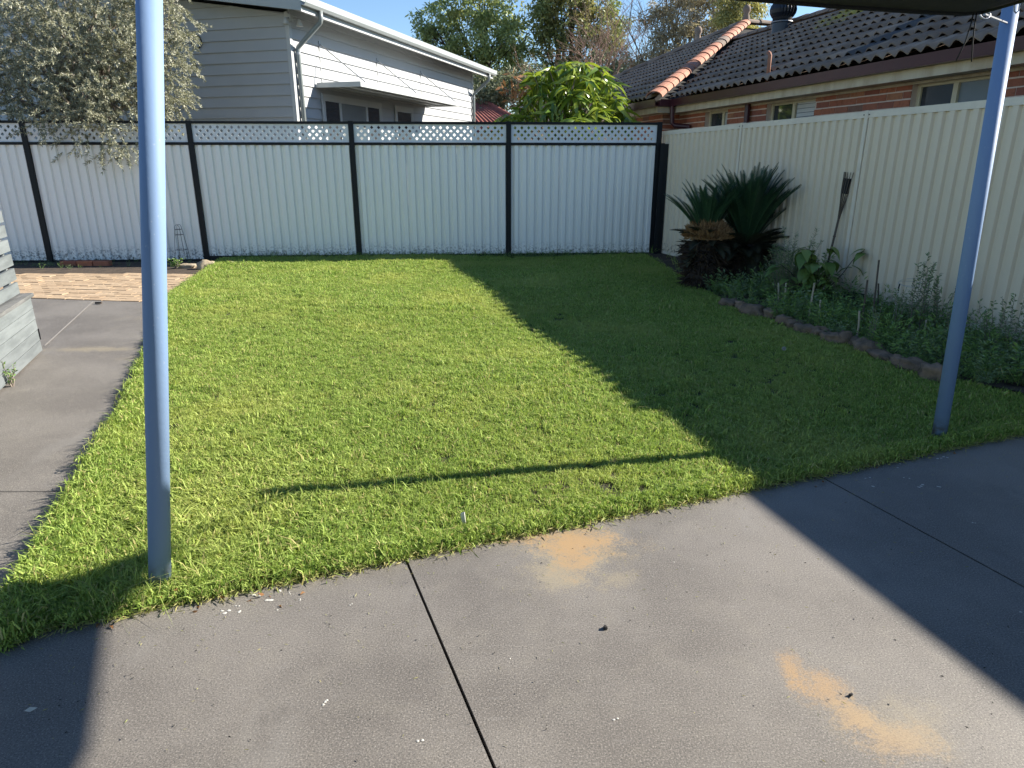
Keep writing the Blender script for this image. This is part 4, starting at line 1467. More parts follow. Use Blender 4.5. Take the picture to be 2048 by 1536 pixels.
crown_tree('gum_tree', 'golden green gum tree touching the top hip of the tiled roof', (10.5, 34.4, 0), 0.16, 3.4, cG, 9000, 0.20, 0.05, M['gum_gold'], M['bark_pale'], 'tall trees beyond the houses', 0.4, 22, 0.3, 6, twigs=8)
cD = clump_list([(955, 165, .9, 0), (985, 190, .9, 0), (1010, 170, .9, 1), (960, 205, .8, 0), (1040, 190, 1.0, 0), (1060, 160, .8, 0), (1000, 215, .7, 1), (1075, 205, .8, 0), (1210, 140, .9, 0), (1225, 175, .9, 0), (1180, 170, .9, 1)], 33)
crown_tree('bushy_tree', 'dull green scrubby tree low behind the mango tree', (0.6, 33.4, 0), 0.14, 2.2, cD, 9000, 0.20, 0.07, M['far_leaf'], M['bark_grey'], None, 0.2, 20, 0.34, 8)


def bare_tree(name, label, base, h, spread, m, seed, depth=5, r0=0.06, up=0.7, group=None, lean=(0, 0), nchild=(2, 3)):
    random.seed(seed)
    mb_ = MB()

    def grow(p, d, L_, r_, k):
        q = p + d * L_
        mid = p + d * (L_ * .5) + Vector((random.gauss(0, .05), random.gauss(0, .05), random.gauss(0, .04))) * L_
        mb_.tube([p, mid, q], [r_, r_ * .85, r_ * .68], 5 if k > 2 else 3, False)
        if k == 0:
            return
        for _ in range(random.randint(*nchild)):
            nd = (d + Vector((random.gauss(0, spread), random.gauss(0, spread), random.gauss(0.05, spread * .7) + up * 0.12))).normalized()
            grow(q if random.random() < .6 else mid, nd, L_ * random.uniform(.62, .88), r_ * .66, k - 1)
    grow(Vector(base), Vector((lean[0], lean[1], 1)).normalized(), h * 0.28, r0, depth)
    o_ = mb_.build(name, m, None, smooth=True, loc=base)
    return tag(o_, label, 'tree', group)


bare_tree('bare_tree', 'leafless tree with thin upright twigs in the gap of sky left of the gum tree', (7.3, 37, 0), 15, 0.36, M['bark_grey'], 21, 7, 0.10, group='leafless trees')
bare_tree('bare_tree', 'leafless reddish twiggy tree just above the mango crown', (3.1, 27, 0), 7.4, 0.50, M['twig_red'], 5, 6, 0.055, nchild=(2, 4), group='leafless trees')
bare_tree('bare_tree', 'leafless pale branched shrub between the white house and the mango tree', (0.75, 23, 0), 5.2, 0.44, M['bark_pale'], 9, 6, 0.042, nchild=(2, 3), group='leafless trees')
bare_tree('bare_tree', 'leafless grey tree at the right of the gum tree by the roof peak', (12.6, 36, 0), 12, 0.42, M['bark_grey'], 31, 6, 0.09, group='leafless trees')

# olive tree over the fence
random.seed(15)
ob = Vector((-7.1, 12.1, 0))
olive = empty('olive_tree', ob, 'grey green olive tree drooping over the white fence at the left', 'tree')
tr = MB().tube([ob, ob + Vector((0.1, 0, 1.0)), ob + Vector((0.05, -.05, 1.9))], [0.17, 0.14, 0.12], 10)
th_ = R(18.2)
olive_px = [(a_ - 18, b_ - 8, c_, d_) for a_, b_, c_, d_ in [(30, 60, .55, 0), (70, 30, .6, .3), (130, 10, .65, 0), (200, 5, .65, .2), (260, 30, .6, 0), (320, 20, .6, .3), (350, 55, .4, 0), (30, 130, .6, .3), (150, 70, .7, -.3), (220, 75, .7, 0), (285, 90, .65, .2), (335, 100, .5, 0), (372, 70, .2, 0),
            (20, 195, .6, 0), (150, 125, .65, -.3), (195, 150, .65, -.4), (255, 160, .6, 0), (310, 165, .55, -.2), (350, 135, .38, 0), (360, 180, .25, 0), (345, 215, .3, 0), (90, 195, .5, -.3), (150, 210, .6, -.5), (215, 225, .6, -.5), (270, 235, .5, -.5), (310, 225, .45, -.4),
            (40, 255, .4, -.4), (100, 250, .35, -.6), (165, 265, .4, -.7), (225, 275, .35, -.8), (275, 272, .32, -.8), (15, 25, .4, .8), (-60, 100, .8, 0), (-90, 200, .7, 0), (180, -40, .8, .4), (300, -40, .7, .3), (60, -40, .7, .5), (75, 105, .38, .6), (60, 165, .4, .4), (240, 120, .6, .5), (120, 40, .5, .6), (180, 180, .6, .4), (110, 150, .35, -.2)]]
oc = clump_list(olive_px, 11.55)
VV, FF, nv = [], [], 0
fork = ob + Vector((0.05, -.05, 1.85))
for cx, cy, cz, r in oc:
    c = Vector((cx, cy, cz))
    pts = curve_pts(fork, c, 0.25, 6, 0.08)
    tr.tube(pts, [0.05, .042, .034, .027, .02, .014, .008], 6, False)
    ns = int(52 * (r / .6) ** 2) + 10
    d = unit(rng.normal(size=(ns, 3))) * rng.uniform(0.2, 1.0, (ns, 1)) ** 0.5 * r
    for q in range(ns):
        st = np.array(c) + d[q]
        dirv = unit(d[q] + rng.normal(size=3) * r * .5 + np.array([0, 0, -0.15]))
        L_ = rng.uniform(.16, .34)
        if q % 3 == 0:
            tr.tube([Vector(st - dirv * .08), Vector(st + dirv * L_)], [.0032, .0015], 3, False)
        nl = int(L_ * 210)
        tt = rng.uniform(0, 1, nl)
        C = st + dirv * (tt[:, None] * L_) + np.array([0, 0, -0.035]) * (tt[:, None] ** 2) * L_ * 3
        D = dirv * .9 + rng.normal(size=(nl, 3)) * 0.62
        v, f = leaf_arrays(C, D, rng.uniform(.04, .068, nl), 0.0125)
        VV.append(v); FF.append(f + nv); nv += len(v)
tr.build('trunk', M['bark_grey'], olive, smooth=True)
np_mesh('crown', np.concatenate(VV), np.concatenate(FF), M['olive_leaf'], olive)


# mango tree behind the fence
def strip_leaf(name, m, L_, w_, droop_, fold=0.25, n_=4):
    """long drooping leaf along +Y, folded on its midrib"""
    mb_ = MB()
    for i in range(n_ + 1):
        t = i / n_
        ww = w_ * 0.5 * (math.sin(math.pi * (0.10 + 0.90 * t) ** 0.85) if i < n_ else 0.03)
        yy = L_ * (t - 0.12 * t * t)
        zz = -droop_ * L_ * t * t
        mb_.v += [(-ww, yy, zz + ww * fold), (0, yy, zz), (ww, yy, zz + ww * fold)]
    for i in range(n_):
        a = i * 3
        mb_.f += [(a, a + 1, a + 4, a + 3), (a + 1, a + 2, a + 5, a + 4)]
    me_ = bpy.data.meshes.new(name)
    me_.from_pydata(mb_.v, [], mb_.f)
    me_.materials.append(m)
    me_.polygons.foreach_set('use_smooth', [True] * len(me_.polygons))
    return me_, mb_


random.seed(4)
mb0 = Vector((0.95, 13.35, 0))
mango = empty('mango_tree', mb0, 'glossy green mango tree with drooping leaves behind the lattice fence', 'tree')
lm = [strip_leaf('mango_leaf', M['mango_leaf'], 0.27, 0.058, 0.85), strip_leaf('mango_leaf', M['mango_leaf'], 0.22, 0.05, 0.55), strip_leaf('mango_leaf', M['mango_leaf'], 0.30, 0.062, 1.1)]
tr = MB().tube([mb0, mb0 + Vector((0, 0, 0.9)), mb0 + Vector((0.05, 0, 1.4))], [0.10, 0.085, 0.08], 9)
mpx = [(1130, 128, 0), (1165, 126, .1), (1100, 140, 0), (1075, 165, .1), (1195, 135, .1), (1210, 165, 0), (1220, 195, 0), (1240, 215, .1), (1255, 232, -.2), (1150, 150, -.2), (1120, 165, -.3), (1175, 160, -.3), (1085, 190, -.2), (1060, 200, 0), (1040, 215, .1),
       (1020, 230, .1), (1110, 200, -.4), (1145, 190, -.5), (1185, 195, -.4), (1200, 215, -.5), (1160, 220, -.6), (1130, 225, -.5), (1095, 225, -.4), (1065, 232, -.3), (1225, 232, -.4), (1150, 238, -1.0), (1185, 238, -.6), (1045, 240, -.2), (1105, 150, .5), (1140, 140, .6), (1180, 150, .6), (1200, 185, .6),
       (1080, 175, .6), (1060, 215, .6), (1120, 190, .7), (1160, 200, .7), (1020, 240, .5), (1245, 205, .5), (1070, 150, .2), (1088, 150, .4), (1205, 150, .3), (1232, 200, -.2), (1135, 175, -.4), (1168, 178, -.5), (1100, 245, -.4), (1010, 238, .2), (1215, 245, -.5), (1260, 245, -.3), (1165, 245, -.9)]
mats_ = []
for x_, y_, dy in mpx:
    for rep in range(2):
        (cx, cy, cz, _), = clump_list([(x_ + random.gauss(0, 7 * rep), y_ + 4 + random.gauss(0, 6 * rep), 1, dy + rep * random.uniform(.05, .3))], 13.1)
        c = Vector((cx, cy, cz))
        if rep == 0:
            tr.tube(curve_pts(mb0 + Vector((0.05, 0, 1.3)), c, 0.12, 5, 0.04), [.035, .028, .022, .016, .011, .007], 5, False)
        for q in range(random.randint(9, 13)):
            az = random.uniform(0, 6.283)
            el = random.uniform(-0.75, 0.55)
            y_ax = Vector((math.cos(az) * math.cos(el), math.sin(az) * math.cos(el), math.sin(el)))
            x_ax = y_ax.cross(UP).normalized()
            z_ax = x_ax.cross(y_ax)
            roll = Matrix.Rotation(random.gauss(0, .5), 3, y_ax)
            s_ = random.uniform(.9, 1.3)
            mats_.append((frame(c + y_ax * .015, roll @ x_ax * s_, y_ax * s_, roll @ z_ax * s_), random.randrange(3)))
tr.build('trunk', M['bark_grey'], mango, smooth=True)
mats_.sort(key=lambda q: q[0].translation.y)
RV, RF, off = [], [], 0
for i, (mm, k) in enumerate(mats_):
    if i < 300:
        inst('mango_leaf', lm[k][0], mango, mm)
    else:
        A_ = np.array(mm)
        lv = np.array(lm[k][1].v)
        RV.append(lv @ A_[:3, :3].T + A_[:3, 3])
        RF.append(np.array(lm[k][1].f) + off)
        off += len(lv)
tag(np_mesh('inner_leaves', np.concatenate(RV), np.concatenate(RF), M['mango_leaf'], mango, True), kind='stuff')
(cx, cy, cz, _), = clump_list([(1030, 180, 1, 0)], 13.3)
C = np.array([cx, cy, cz]) + rng.normal(0, 0.13, (70, 3))
leaves('dead_leaves', C, rng.normal(size=(70, 3)) - [0, 0, 1], 0.15, 0.05, M['dead_leaf'], mango)

# ---------------------------------------------------------------- garden bed
bed_poly = bed_edge + [tuple(W(t, FNC - 0.045)[:2]) for t in (1.75, 10.7)]
bed_poly = [tuple(p) for p in bed_poly]


def bed_z(x, y):
    d_ = FNC - (x * N_.x + y * N_.y)
    return 0.045 + 0.03 * np.sin(x * 5 + y * 3) * np.sin(y * 4) - 0.02 * np.exp(-((d_ - 1.0) ** 2))


bed = grid_sheet('garden_soil', bed_poly, 0.2, bed_z, M['soil'])
tag(bed, kind='structure')

random.seed(9)


def rock(c, sx, sy, sz, ang, m, name, label, cat, group=None):
    bm = bmesh.new()
    bmesh.ops.create_icosphere(bm, subdivisions=3, radius=1)
    ph = [random.uniform(0, 6) for _ in range(6)]
    for v in bm.verts:
        p_ = v.co.copy()
        for a in range(3):
            p_[a] = math.copysign(abs(p_[a]) ** 0.72, p_[a])
        nz = mnoise.noise(p_ * 1.7 + Vector((ph[0], ph[1], ph[2]))) * 0.42 + mnoise.noise(p_ * 4.3 + Vector((ph[3], ph[4], ph[5]))) * 0.20
        k_ = 1 + nz + 0.10 * math.sin(p_.x * 3 + ph[0]) * math.sin(p_.y * 3.4 + ph[1]) + 0.08 * math.sin(p_.z * 5 + ph[2]) + 0.05 * math.sin(p_.x * 9 + ph[3]) * math.sin(p_.y * 8 + p_.z * 7 + ph[4])
        v.co = Vector((p_.x * sx, p_.y * sy, p_.z * sz)) * k_ * 0.62
    bm.transform(Matrix.Rotation(ang, 4, 'Z'))
    me_ = bpy.data.meshes.new(name)
    bm.to_mesh(me_)
    bm.free()
    me_.materials.append(m)
    me_.polygons.foreach_set('use_smooth', [True] * len(me_.polygons))
    o_ = bpy.data.objects.new(name, me_)
    COL.objects.link(o_)
    o_.location = c
    return tag(o_, label, cat, group)


ordn = ['first', 'second', 'third', 'fourth', 'fifth', 'sixth', 'seventh', 'eighth', 'ninth', 'tenth', 'eleventh', 'twelfth', 'thirteenth', 'fourteenth', 'fifteenth', 'sixteenth', 'seventeenth']
spx = [(1862, 752), (1832, 738), (1798, 727), (1766, 714), (1735, 700), (1716, 690), (1690, 684), (1664, 680), (1640, 668), (1612, 662), (1590, 652), (1566, 646), (1540, 632), (1508, 625), (1482, 615), (1458, 608)]
for i, (x_, y_) in enumerate(spx):
    u_, v_ = (x_ - 1024) / 1370, (768 - y_) / 1370
    th = R(18.2)
    d = Vector((u_, math.cos(th) + v_ * math.sin(th), -math.sin(th) + v_ * math.cos(th)))
    p_ = Vector((0, 0, 1.53)) + d * ((0.05 - 1.53) / d.z)
    big = i in (1, 3, 4, 13)
    L_ = 0.20 if big else 0.135
    p_.z = 0.045 + random.uniform(0, .025)
    rock(p_, L_ * random.uniform(.9, 1.2), random.uniform(.08, .12), random.uniform(0.075, 0.125), R(-62 + random.gauss(0, 16)), M['rock'], 'edging_stone',
         '%s brown edging stone of the garden bed, counted back from the blue post' % ordn[i], 'stone', 'stones edging the garden bed')


# cycads
def cycad(name, label, base, trunk_h, trunk_r, nf, L_, elev, seed, cone=False, skirt=0):
    random.seed(seed)
    root = empty(name, base, label, 'cycad', 'cycads by the cream fence')
    b_ = Vector(base)
    MB().lathe(b_, [(trunk_r * 1.1, -0.05), (trunk_r * 1.15, trunk_h * .4), (trunk_r, trunk_h), (trunk_r * .4, trunk_h + .05), (0, trunk_h + .06)], 12).build('trunk', M['bark_dark'], root)
    # dead leaf bases bristling from the trunk
    n_ = 900
    az = rng.uniform(0, 2 * np.pi, n_)
    zz = rng.uniform(0.0, trunk_h, n_)
    C = np.array(base) + np.c_[np.cos(az) * trunk_r, np.sin(az) * trunk_r, zz]
    D = np.c_[np.cos(az), np.sin(az), rng.uniform(-.9, .5, n_)] + rng.normal(0, .35, (n_, 3))
    leaves('dead_leaf_bases', C, D, rng.uniform(.08, .24, n_), 0.022, M['cycad_dead'], root)
    crown = b_ + UP * trunk_h
    for i in range(nf + skirt):
        az = i * 2.39996 + random.gauss(0, .12)
        el = random.uniform(*elev)
        LL = L_ * random.uniform(.85, 1.12)
        low = i >= nf
        if low:
            el = random.uniform(-.85, .75)
            LL = L_ * random.uniform(.45, .72)
        h_ = Vector((math.cos(az), math.sin(az), 0))
        pts = []
        ns = 12
        for k in range(ns + 1):
            t = k / ns
            a_ = el - 0.42 * t * t
            pts.append((pts[-1] if pts else crown + h_ * .04) + (h_ * math.cos(a_) + UP * math.sin(a_)) * (LL / ns if k else 0))
        mb_ = MB().tube(pts, [0.008 - 0.006 * k / ns for k in range(ns + 1)], 4, False)
        side = h_.cross(UP)
        m_ = 52
        for s_ in (-1, 1):
            for k in range(m_):
                t = 0.10 + 0.90 * k / (m_ - 1)
                f_ = t * ns
                i0 = min(int(f_), ns - 1)
                p_ = pts[i0].lerp(pts[i0 + 1], f_ - i0)
                dv = (pts[i0 + 1] - pts[i0]).normalized()
                nrm = side.cross(dv)
                ln = 0.118 * math.sin(math.pi * min(1, 0.16 + 0.80 * t)) * L_ / .8
                q_ = p_ + (side * s_ * 0.78 + dv * 0.55 + nrm * 0.34).normalized() * ln
                w_ = dv * 0.0072
                b__ = len(mb_.v)
                mb_.v += [tuple(p_ - w_), tuple(p_ + w_), tuple(q_)]
                mb_.f.append((b__, b__ + 1, b__ + 2))
        mb_.build('old_frond' if low else 'frond', M['cycad_old'] if low else M['cycad_leaf'], root)
    if cone:
        n_ = 1500
        d = unit(rng.normal(size=(n_, 3)))
        d[:, 2] = np.abs(d[:, 2])
        C = np.array(crown) + np.array([0, -0.03, 0.03]) + d * np.array([0.235, 0.235, 0.17])
        D = d * 0.7 + np.array([0, 0, .5]) + rng.normal(0, .35, (n_, 3))
        leaves('cone_scales', C, D, rng.uniform(.05, .11, n_), 0.028, M['cycad_brown'], root)
        MB().lathe(crown + Vector((0, -.03, .03)), [(0.235, 0), (0.20, .09), (0.12, .15), (0, .17)], 14).build('cone', M['cycad_brown'], root, smooth=True)
    return root


cycad('cycad', 'smaller cycad with a brown woolly crown, left of the pair', (2.36, 8.45, 0.03), 0.56, 0.17, 44, 0.68, (0.95, 1.45), 3, cone=True, skirt=26)
cycad('cycad', 'larger cycad with upright dark fronds against the cream fence', (2.90, 8.62, 0.03), 0.46, 0.22, 116, 0.93, (0.96, 1.52), 8, skirt=56)


def stem_plant(name, label, base, stems, leaf_m, L_, W_, cat='plant', group=None, per=0.03, r=0.004, tip_spike=False, stem_m=None, spread=0.9, lw=None):
    """stems: list of (dx, dy, height); small leaves all the way up"""
    root = empty(name, base, label, cat, group)
    b_ = Vector(base)
    mb_ = MB()
    Cs, Ds = [], []
    for dx, dy, h_ in stems:
        tip = b_ + Vector((dx, dy, h_))
        pts = curve_pts(b_ + Vector((dx * .12, dy * .12, 0)), tip, 0.02, 5, 0.006)
        mb_.tube(pts, [r, r * .9, r * .8, r * .65, r * .5, r * .35], 4, False)
        n_ = max(4, int(h_ / per)) * 2
        for k in range(n_):
            t = (k + .5) / n_
            if t < 0.12:
                continue
            f_ = t * 5
            i0 = min(int(f_), 4)
            p_ = pts[i0].lerp(pts[i0 + 1], f_ - i0)
            Cs.append(tuple(p_))
            a_ = random.uniform(0, 6.283)
            Ds.append((math.cos(a_) * spread, math.sin(a_) * spread, random.uniform(0.0, .9)))
    mb_.build('stem', stem_m or M['bark_grey'], root)
    n_ = len(Cs)
    leaves('leaf_spray', np.array(Cs), np.array(Ds), L_ * rng.uniform(.6, 1.2, n_), W_, leaf_m, root)
    return root


random.seed(12)
stem_plant('rosemary_bush', 'grey green rosemary bush right of the cycads', (2.98, 7.35, 0.04),
           [(random.gauss(0, .16), random.gauss(0, .14), random.uniform(.35, .66)) for _ in range(46)] + [(0.30, 0.15, 0.78), (0.05, .1, .74), (-.1, .05, .80)], M['herb_leaf'], 0.045, 0.006, 'bush', per=0.010)
stem_plant('shrub', 'fine leaved dark shrub against the cream fence between rosemary and broad leaves', (3.28, 7.5, 0.04),
           [(random.gauss(0, .17), random.gauss(0, .08), random.uniform(.3, .55)) for _ in range(26)], M['weed_leaf'], 0.05, 0.014, 'bush', per=0.016)

# broad leaved plant
random.seed(23)
bp = Vector((3.24, 7.22, 0.04))
broad = empty('broad_leaved_plant', bp, 'tall garden plant with broad hanging green leaves before the cream fence', 'plant')
blm, _bm = strip_leaf('broad_leaf', M['big_leaf'], 0.23, 0.13, 0.55, 0.2, 5)
st = MB()
for k in range(14):
    tip = bp + Vector((random.gauss(-.02, .19), random.gauss(0, .08), random.uniform(.30, .64)))
    pts = curve_pts(bp + Vector((random.gauss(0, .02), random.gauss(0, .02), 0)), tip, .03, 4, .012)
    st.tube(pts, [.007, .006, .005, .004, .003], 5, False)
    for q in range(5):
        az = random.uniform(0, 6.283)
        el = random.uniform(-.5, .4)
        y_ax = Vector((math.cos(az) * math.cos(el), math.sin(az) * math.cos(el), math.sin(el)))
        x_ax = y_ax.cross(UP).normalized()
        s_ = random.uniform(.45, .85)
        inst('broad_leaf', blm, broad, frame(pts[-1 - (q > 2)] + Vector((0, 0, -.02 * q)), x_ax * s_, y_ax * s_, x_ax.cross(y_ax) * s_))
st.build('stem', M['bark_dark'], broad)
# dark pot behind it
pot = MB().lathe((3.56, 7.08, -0.06), [(0.085, 0), (0.115, 0.22), (0.125, 0.22), (0.125, 0.25), (0.105, 0.25), (0.10, 0.2), (0, 0.2)], 20).build('plant_pot', M['black_metal'], None, smooth=False, loc=(3.56, 7.08, -0.06))
tag(pot, 'black plastic plant pot behind the broad leaved plant', 'plant pot')

# ground cover and weeds
weed_me = []
for i in range(5):
    r_ = np.random.default_rng(200 + i)
    n_ = 90
    az = r_.uniform(0, 6.283, n_)
    hh = r_.uniform(0.02, 0.17, n_) * (1 + 0.3 * (i == 2))
    C = np.c_[np.cos(az) * hh * .42, np.sin(az) * hh * .42, hh]
    D = np.c_[np.cos(az), np.sin(az), r_.uniform(-.2, .9, n_)]
    v, f = leaf_arrays(C, D, r_.uniform(.018, .045, n_), 0.010 if i % 2 else .007)
    stv, stf = [], []
    me_ = bpy.data.meshes.new('weed')
    me_.from_pydata([tuple(q) for q in v], [], [tuple(q) for q in f])
    me_.materials.append(M['weed_leaf'] if i % 2 == 0 else M['herb_leaf'])
    weed_me.append(me_)
weeds = tuft_collection('weed_tuft', weed_me)
x, y = rand_in(bed_poly, 6500)
k = (np.sin(x * 4.1) * np.sin(y * 3.3 + x) > -0.55) & (y < 8.2)
x, y = x[k], y[k]
scatter('bed_weeds', np.c_[x, y, bed_z(x, y)], np.clip(rng.lognormal(-0.38, .42, len(x)), .25, 1.6), weeds, 5, 'low green weeds covering the garden bed', 0.25)

x, y = rand_in(bed_poly, 420)
scatter('bed_grass', np.c_[x, y, bed_z(x, y)], rng.uniform(.7, 1.7, len(x)), longt, 5, 'wispy grass stems among the bed weeds')

# flowering herb spikes
random.seed(31)
hpx = [((1790, 668), .40, 'leafy herb with seed spikes under the wire ring'), ((1818, 660), .52, 'tall leafy herb with seed spikes at the centre of the bed, nearest the wire ring'), ((1838, 668), .48, 'leafy herb with seed spikes just right of the wire ring'),
       ((1868, 668), .42, 'thin herb with one seed spike midway between wire ring and blue post'), ((1905, 690), .34, 'low herb with seed spikes touching the left side of the blue post'), ((1978, 715), .36, 'herb with seed spike just right of the blue post'), ((2018, 720), .44, 'tall thin herb with seed spikes near the right border'), ((1740, 690), .30, 'small leafy herb beside the thin dark stake')]
th = R(18.2)


def gpt(x_, y_, z=0.05):
    u_, v_ = (x_ - 1024) / 1370, (768 - y_) / 1370
    d = Vector((u_, math.cos(th) + v_ * math.sin(th), -math.sin(th) + v_ * math.cos(th)))
    return Vector((0, 0, 1.53)) + d * ((z - 1.53) / d.z)


for (p_, h_, lab) in hpx:
    stem_plant('herb_plant', lab, gpt(*p_), [(random.gauss(0, .06), random.gauss(0, .06), h_ * random.uniform(.8, 1.35)) for _ in range(6)], M['herb_leaf'], 0.035, 0.013, 'plant', 'seeding herbs in the bed', per=0.022, r=.003)

# thin stakes
spk = [((1557, 622), (1557, 566), 'pale thin garden stake, leftmost of the upright pair by the rosemary'), ((1568, 624), (1572, 566), 'pale thin garden stake, right one of the pair by the rosemary'), ((1616, 642), (1629, 566), 'pale leaning stake in front of the broad leaved plant'), ((1637, 648), (1641, 600), 'short pale stake right of the leaning one'),
       ((1722, 655), (1735, 560), 'brown leaning stake left of the tall dark one'), ((1745, 640), (1758, 520), 'tall dark stake before the fence sheet'), ((1756, 630), (1757, 567), 'short dark stake right of the tall dark one'), ((1712, 682), (1719, 622), 'crooked whitish stick near the edging stones'), ((1846, 680), (1853, 640), 'short leaning stick left of the blue post')]
for a_, c_, lab in spk:
    p_ = gpt(*a_)
    u_, v_ = (c_[0] - 1024) / 1370, (768 - c_[1]) / 1370
    d = Vector((u_, math.cos(th) + v_ * math.sin(th), -math.sin(th) + v_ * math.cos(th)))
    q_ = Vector((0, 0, 1.53)) + d * (p_.y / d.y)
    dark = 'dark' in lab
    o_ = MB().tube([p_ - UP * .05, p_.lerp(q_, .5) + Vector((.008 if 'crooked' in lab else 0, 0, 0)), q_], 0.0082, 7).build('garden_stake', M['bamboo_dark'] if dark else M['stake'], None, loc=p_)
    tag(o_, lab, 'stake', 'stakes in the garden bed')
# wire ring support
p_ = gpt(1782, 655)
ws = empty('plant_support', p_, 'thin wire ring plant support with a black clip beside the fence', 'plant support')
rc = p_ + Vector((0.13, 0.0, 0.40))
MB().tube([rc + Vector((.12 * math.cos(a), .12 * math.sin(a), .01 * math.sin(a))) for a in [q * math.pi / 10 for q in range(21)]], 0.0022, 5).build('wire_ring', M['wire'], ws, smooth=True)
MB().tube([rc + Vector((.115 * math.cos(a), .115 * math.sin(a), .02 + .02 * math.sin(a + 1))) for a in [q * math.pi / 10 for q in range(21)]], 0.0018, 5).build('wire_ring', M['wire'], ws, smooth=True)
MB().tube([p_ - UP * .04, rc + Vector((-.12, 0, 0))], 0.003, 5).build('wire_stem', M['wire'], ws)
MB().tube([rc + Vector((-.12, 0, 0.005)), rc + Vector((-.125, 0, -.03)), rc + Vector((-.122, 0, -.06))], 0.006, 6).build('clip', M['black_metal'], ws)

# bamboo torch leaning on the fence
tb0, tb1 = Vector((3.40, 7.50, 0.04)), Vector((3.525, 7.52, 1.20))
torch = empty('garden_torch', tb0, 'dark bamboo garden torch leaning against the cream fence', 'garden torch')
td = (tb1 - tb0).normalized()
MB().tube([tb0, tb0.lerp(tb1, .4), tb0.lerp(tb1, .78)], [0.013, .0125, .012], 8).build('pole', M['bamboo_dark'], torch)
MB().tube([tb0.lerp(tb1, .595), tb0.lerp(tb1, .605)], 0.016, 8).build('pole_knot', M['bamboo_dark'], torch)
nx = td.orthogonal().normalized()
ny = td.cross(nx)
for k in range(12):
    a = 2 * math.pi * k / 12
    rd = nx * math.cos(a) + ny * math.sin(a)
    c0 = tb0.lerp(tb1, .76)
    MB().tube([c0 + rd * .009, c0 + td * .14 + rd * .022, c0 + td * .28 + rd * .040, c0 + td * .42 + rd * .050, c0 + td * .475 + rd * .056], .0035, 5).build('bamboo_splint', M['bamboo_dark'], torch)
MB().tube([tb0.lerp(tb1, .98), tb0.lerp(tb1, .98) + td * .155], [.036, .046], 12).build('fuel_canister', M['black_metal'], torch)

# ---------------------------------------------------------------- odds and ends by the white fence
ob_ = empty('wire_obelisk', (-5.17, 10.83, -0.01), 'small dark wire garden obelisk before the white fence', 'trellis')
bz = Vector((-5.17, 10.83, -0.01))
for sx_, sy_ in ((-1, -1), (1, -1), (1, 1), (-1, 1)):
    MB().tube([bz + Vector((.085 * sx_, .085 * sy_, 0)), bz + Vector((.045 * sx_, .045 * sy_, .44)), bz + Vector((.036 * sx_, .036 * sy_, .52))], .0035, 5).build('upright_wire', M['rust_wire'], ob_)
for s_ in (-1, 1):
    MB().tube([bz + Vector((.036 * math.cos(a) , .036 * s_ , .52 + .055 * math.sin(a))) for a in [q * math.pi / 8 for q in range(9)]], .003, 5).build('top_loop', M['rust_wire'], ob_)
for z_, w_ in ((.19, .069), (.42, .047), (.50, .038)):
    MB().tube([bz + Vector((w_ * a, w_ * b, z_)) for a, b in ((-1, -1), (1, -1), (1, 1), (-1, 1), (-1, -1))], .003, 5).build('cross_wire', M['rust_wire'], ob_)
lst = [(-6.72, 10.40, 'red brick lying in the fence shadow beside the paving, left end of the row'), (-6.47, 10.40, 'red brick lying in the fence shadow, middle of the row'), (-6.22, 10.40, 'red brick lying in the fence shadow, right end of the row')]
for i, (x_, y_, lab) in enumerate(lst):
    o_ = inst('loose_brick', bmes, None, frame(Vector((x_ - .11, y_, -0.012)), Vector((1, .06 - .04 * i, 0)).normalized(), Vector((-.05, 1, 0)).normalized(), UP))
    tag(o_, lab, 'brick', 'loose bricks by the white fence')
rock(Vector((-4.50, 10.12, 0.03)), .20, .11, .15, R(20), M['pale_rock'], 'garden_rock', 'pale upright rock at the back corner of the lawn', 'rock', 'rocks at the lawn corner')
rock(Vector((-4.83, 10.22, 0.0)), .22, .10, .085, R(5), M['pale_rock'], 'garden_rock', 'flat pale rock left of the upright rock at the lawn corner', 'rock', 'rocks at the lawn corner')
rock(Vector((-4.22, 10.42, 0.02)), .10, .08, .06, R(40), M['pale_rock'], 'garden_rock', 'small pale stone right of the upright rock at the lawn corner', 'rock', 'rocks at the lawn corner')
soil = MB().prism([(-9.5, 9.5), (-5.6, 9.67), (-4.4, 9.64), (-4.2, 10.5), (-4.35, 11.0), (-9.5, 10.69)][::1], -0.065, -0.012).build('border_soil_shade', M['soil'])  # soil border, widened so its dark colour stands in for the fence's shadow band
tag(soil, kind='structure')
bx = rng.uniform(-8, -4.3, 120)
by = 10.36 + 0.20 * rng.normal(size=120) + 0.05 * (bx + 8)
ok = (by < 10.75 + 0.061 * (bx + 4.8))
scatter('border_weeds', np.c_[bx, by, np.full(len(bx), -0.014)][ok], rng.uniform(.15, .45, ok.sum()), weeds, 5, 'scattered weeds at the foot of the white fence', 0.3)
cx_ = rng.uniform(-4.4, 2.2, 700)
cy_ = 11.02 + 0.061 * (cx_ + 4.2) - np.abs(rng.normal(0, .05, 700)) - 0.03
scatter('fence_foot_weeds', np.c_[cx_, cy_, np.zeros(700)], rng.uniform(.2, .62, 700), weeds, 5, 'short weeds along the foot of the white fence', 0.3)
random.seed(41)
stem_plant('weed_plant', 'bright green weed growing between the pale rocks', (-4.95, 10.12, 0), [(random.gauss(0, .07), random.gauss(0, .05), random.uniform(.06, .16)) for _ in range(12)], M['weed_leaf'], .05, .02, per=.02)
stem_plant('weed_plant', 'thin stemmed weed sprouting at the foot of the bench', bb(0.97, 0.03, -0.01), [(random.gauss(0, .03), random.gauss(0, .03), random.uniform(.06, .20)) for _ in range(7)], M['weed_leaf'], .025, .012, per=.02)
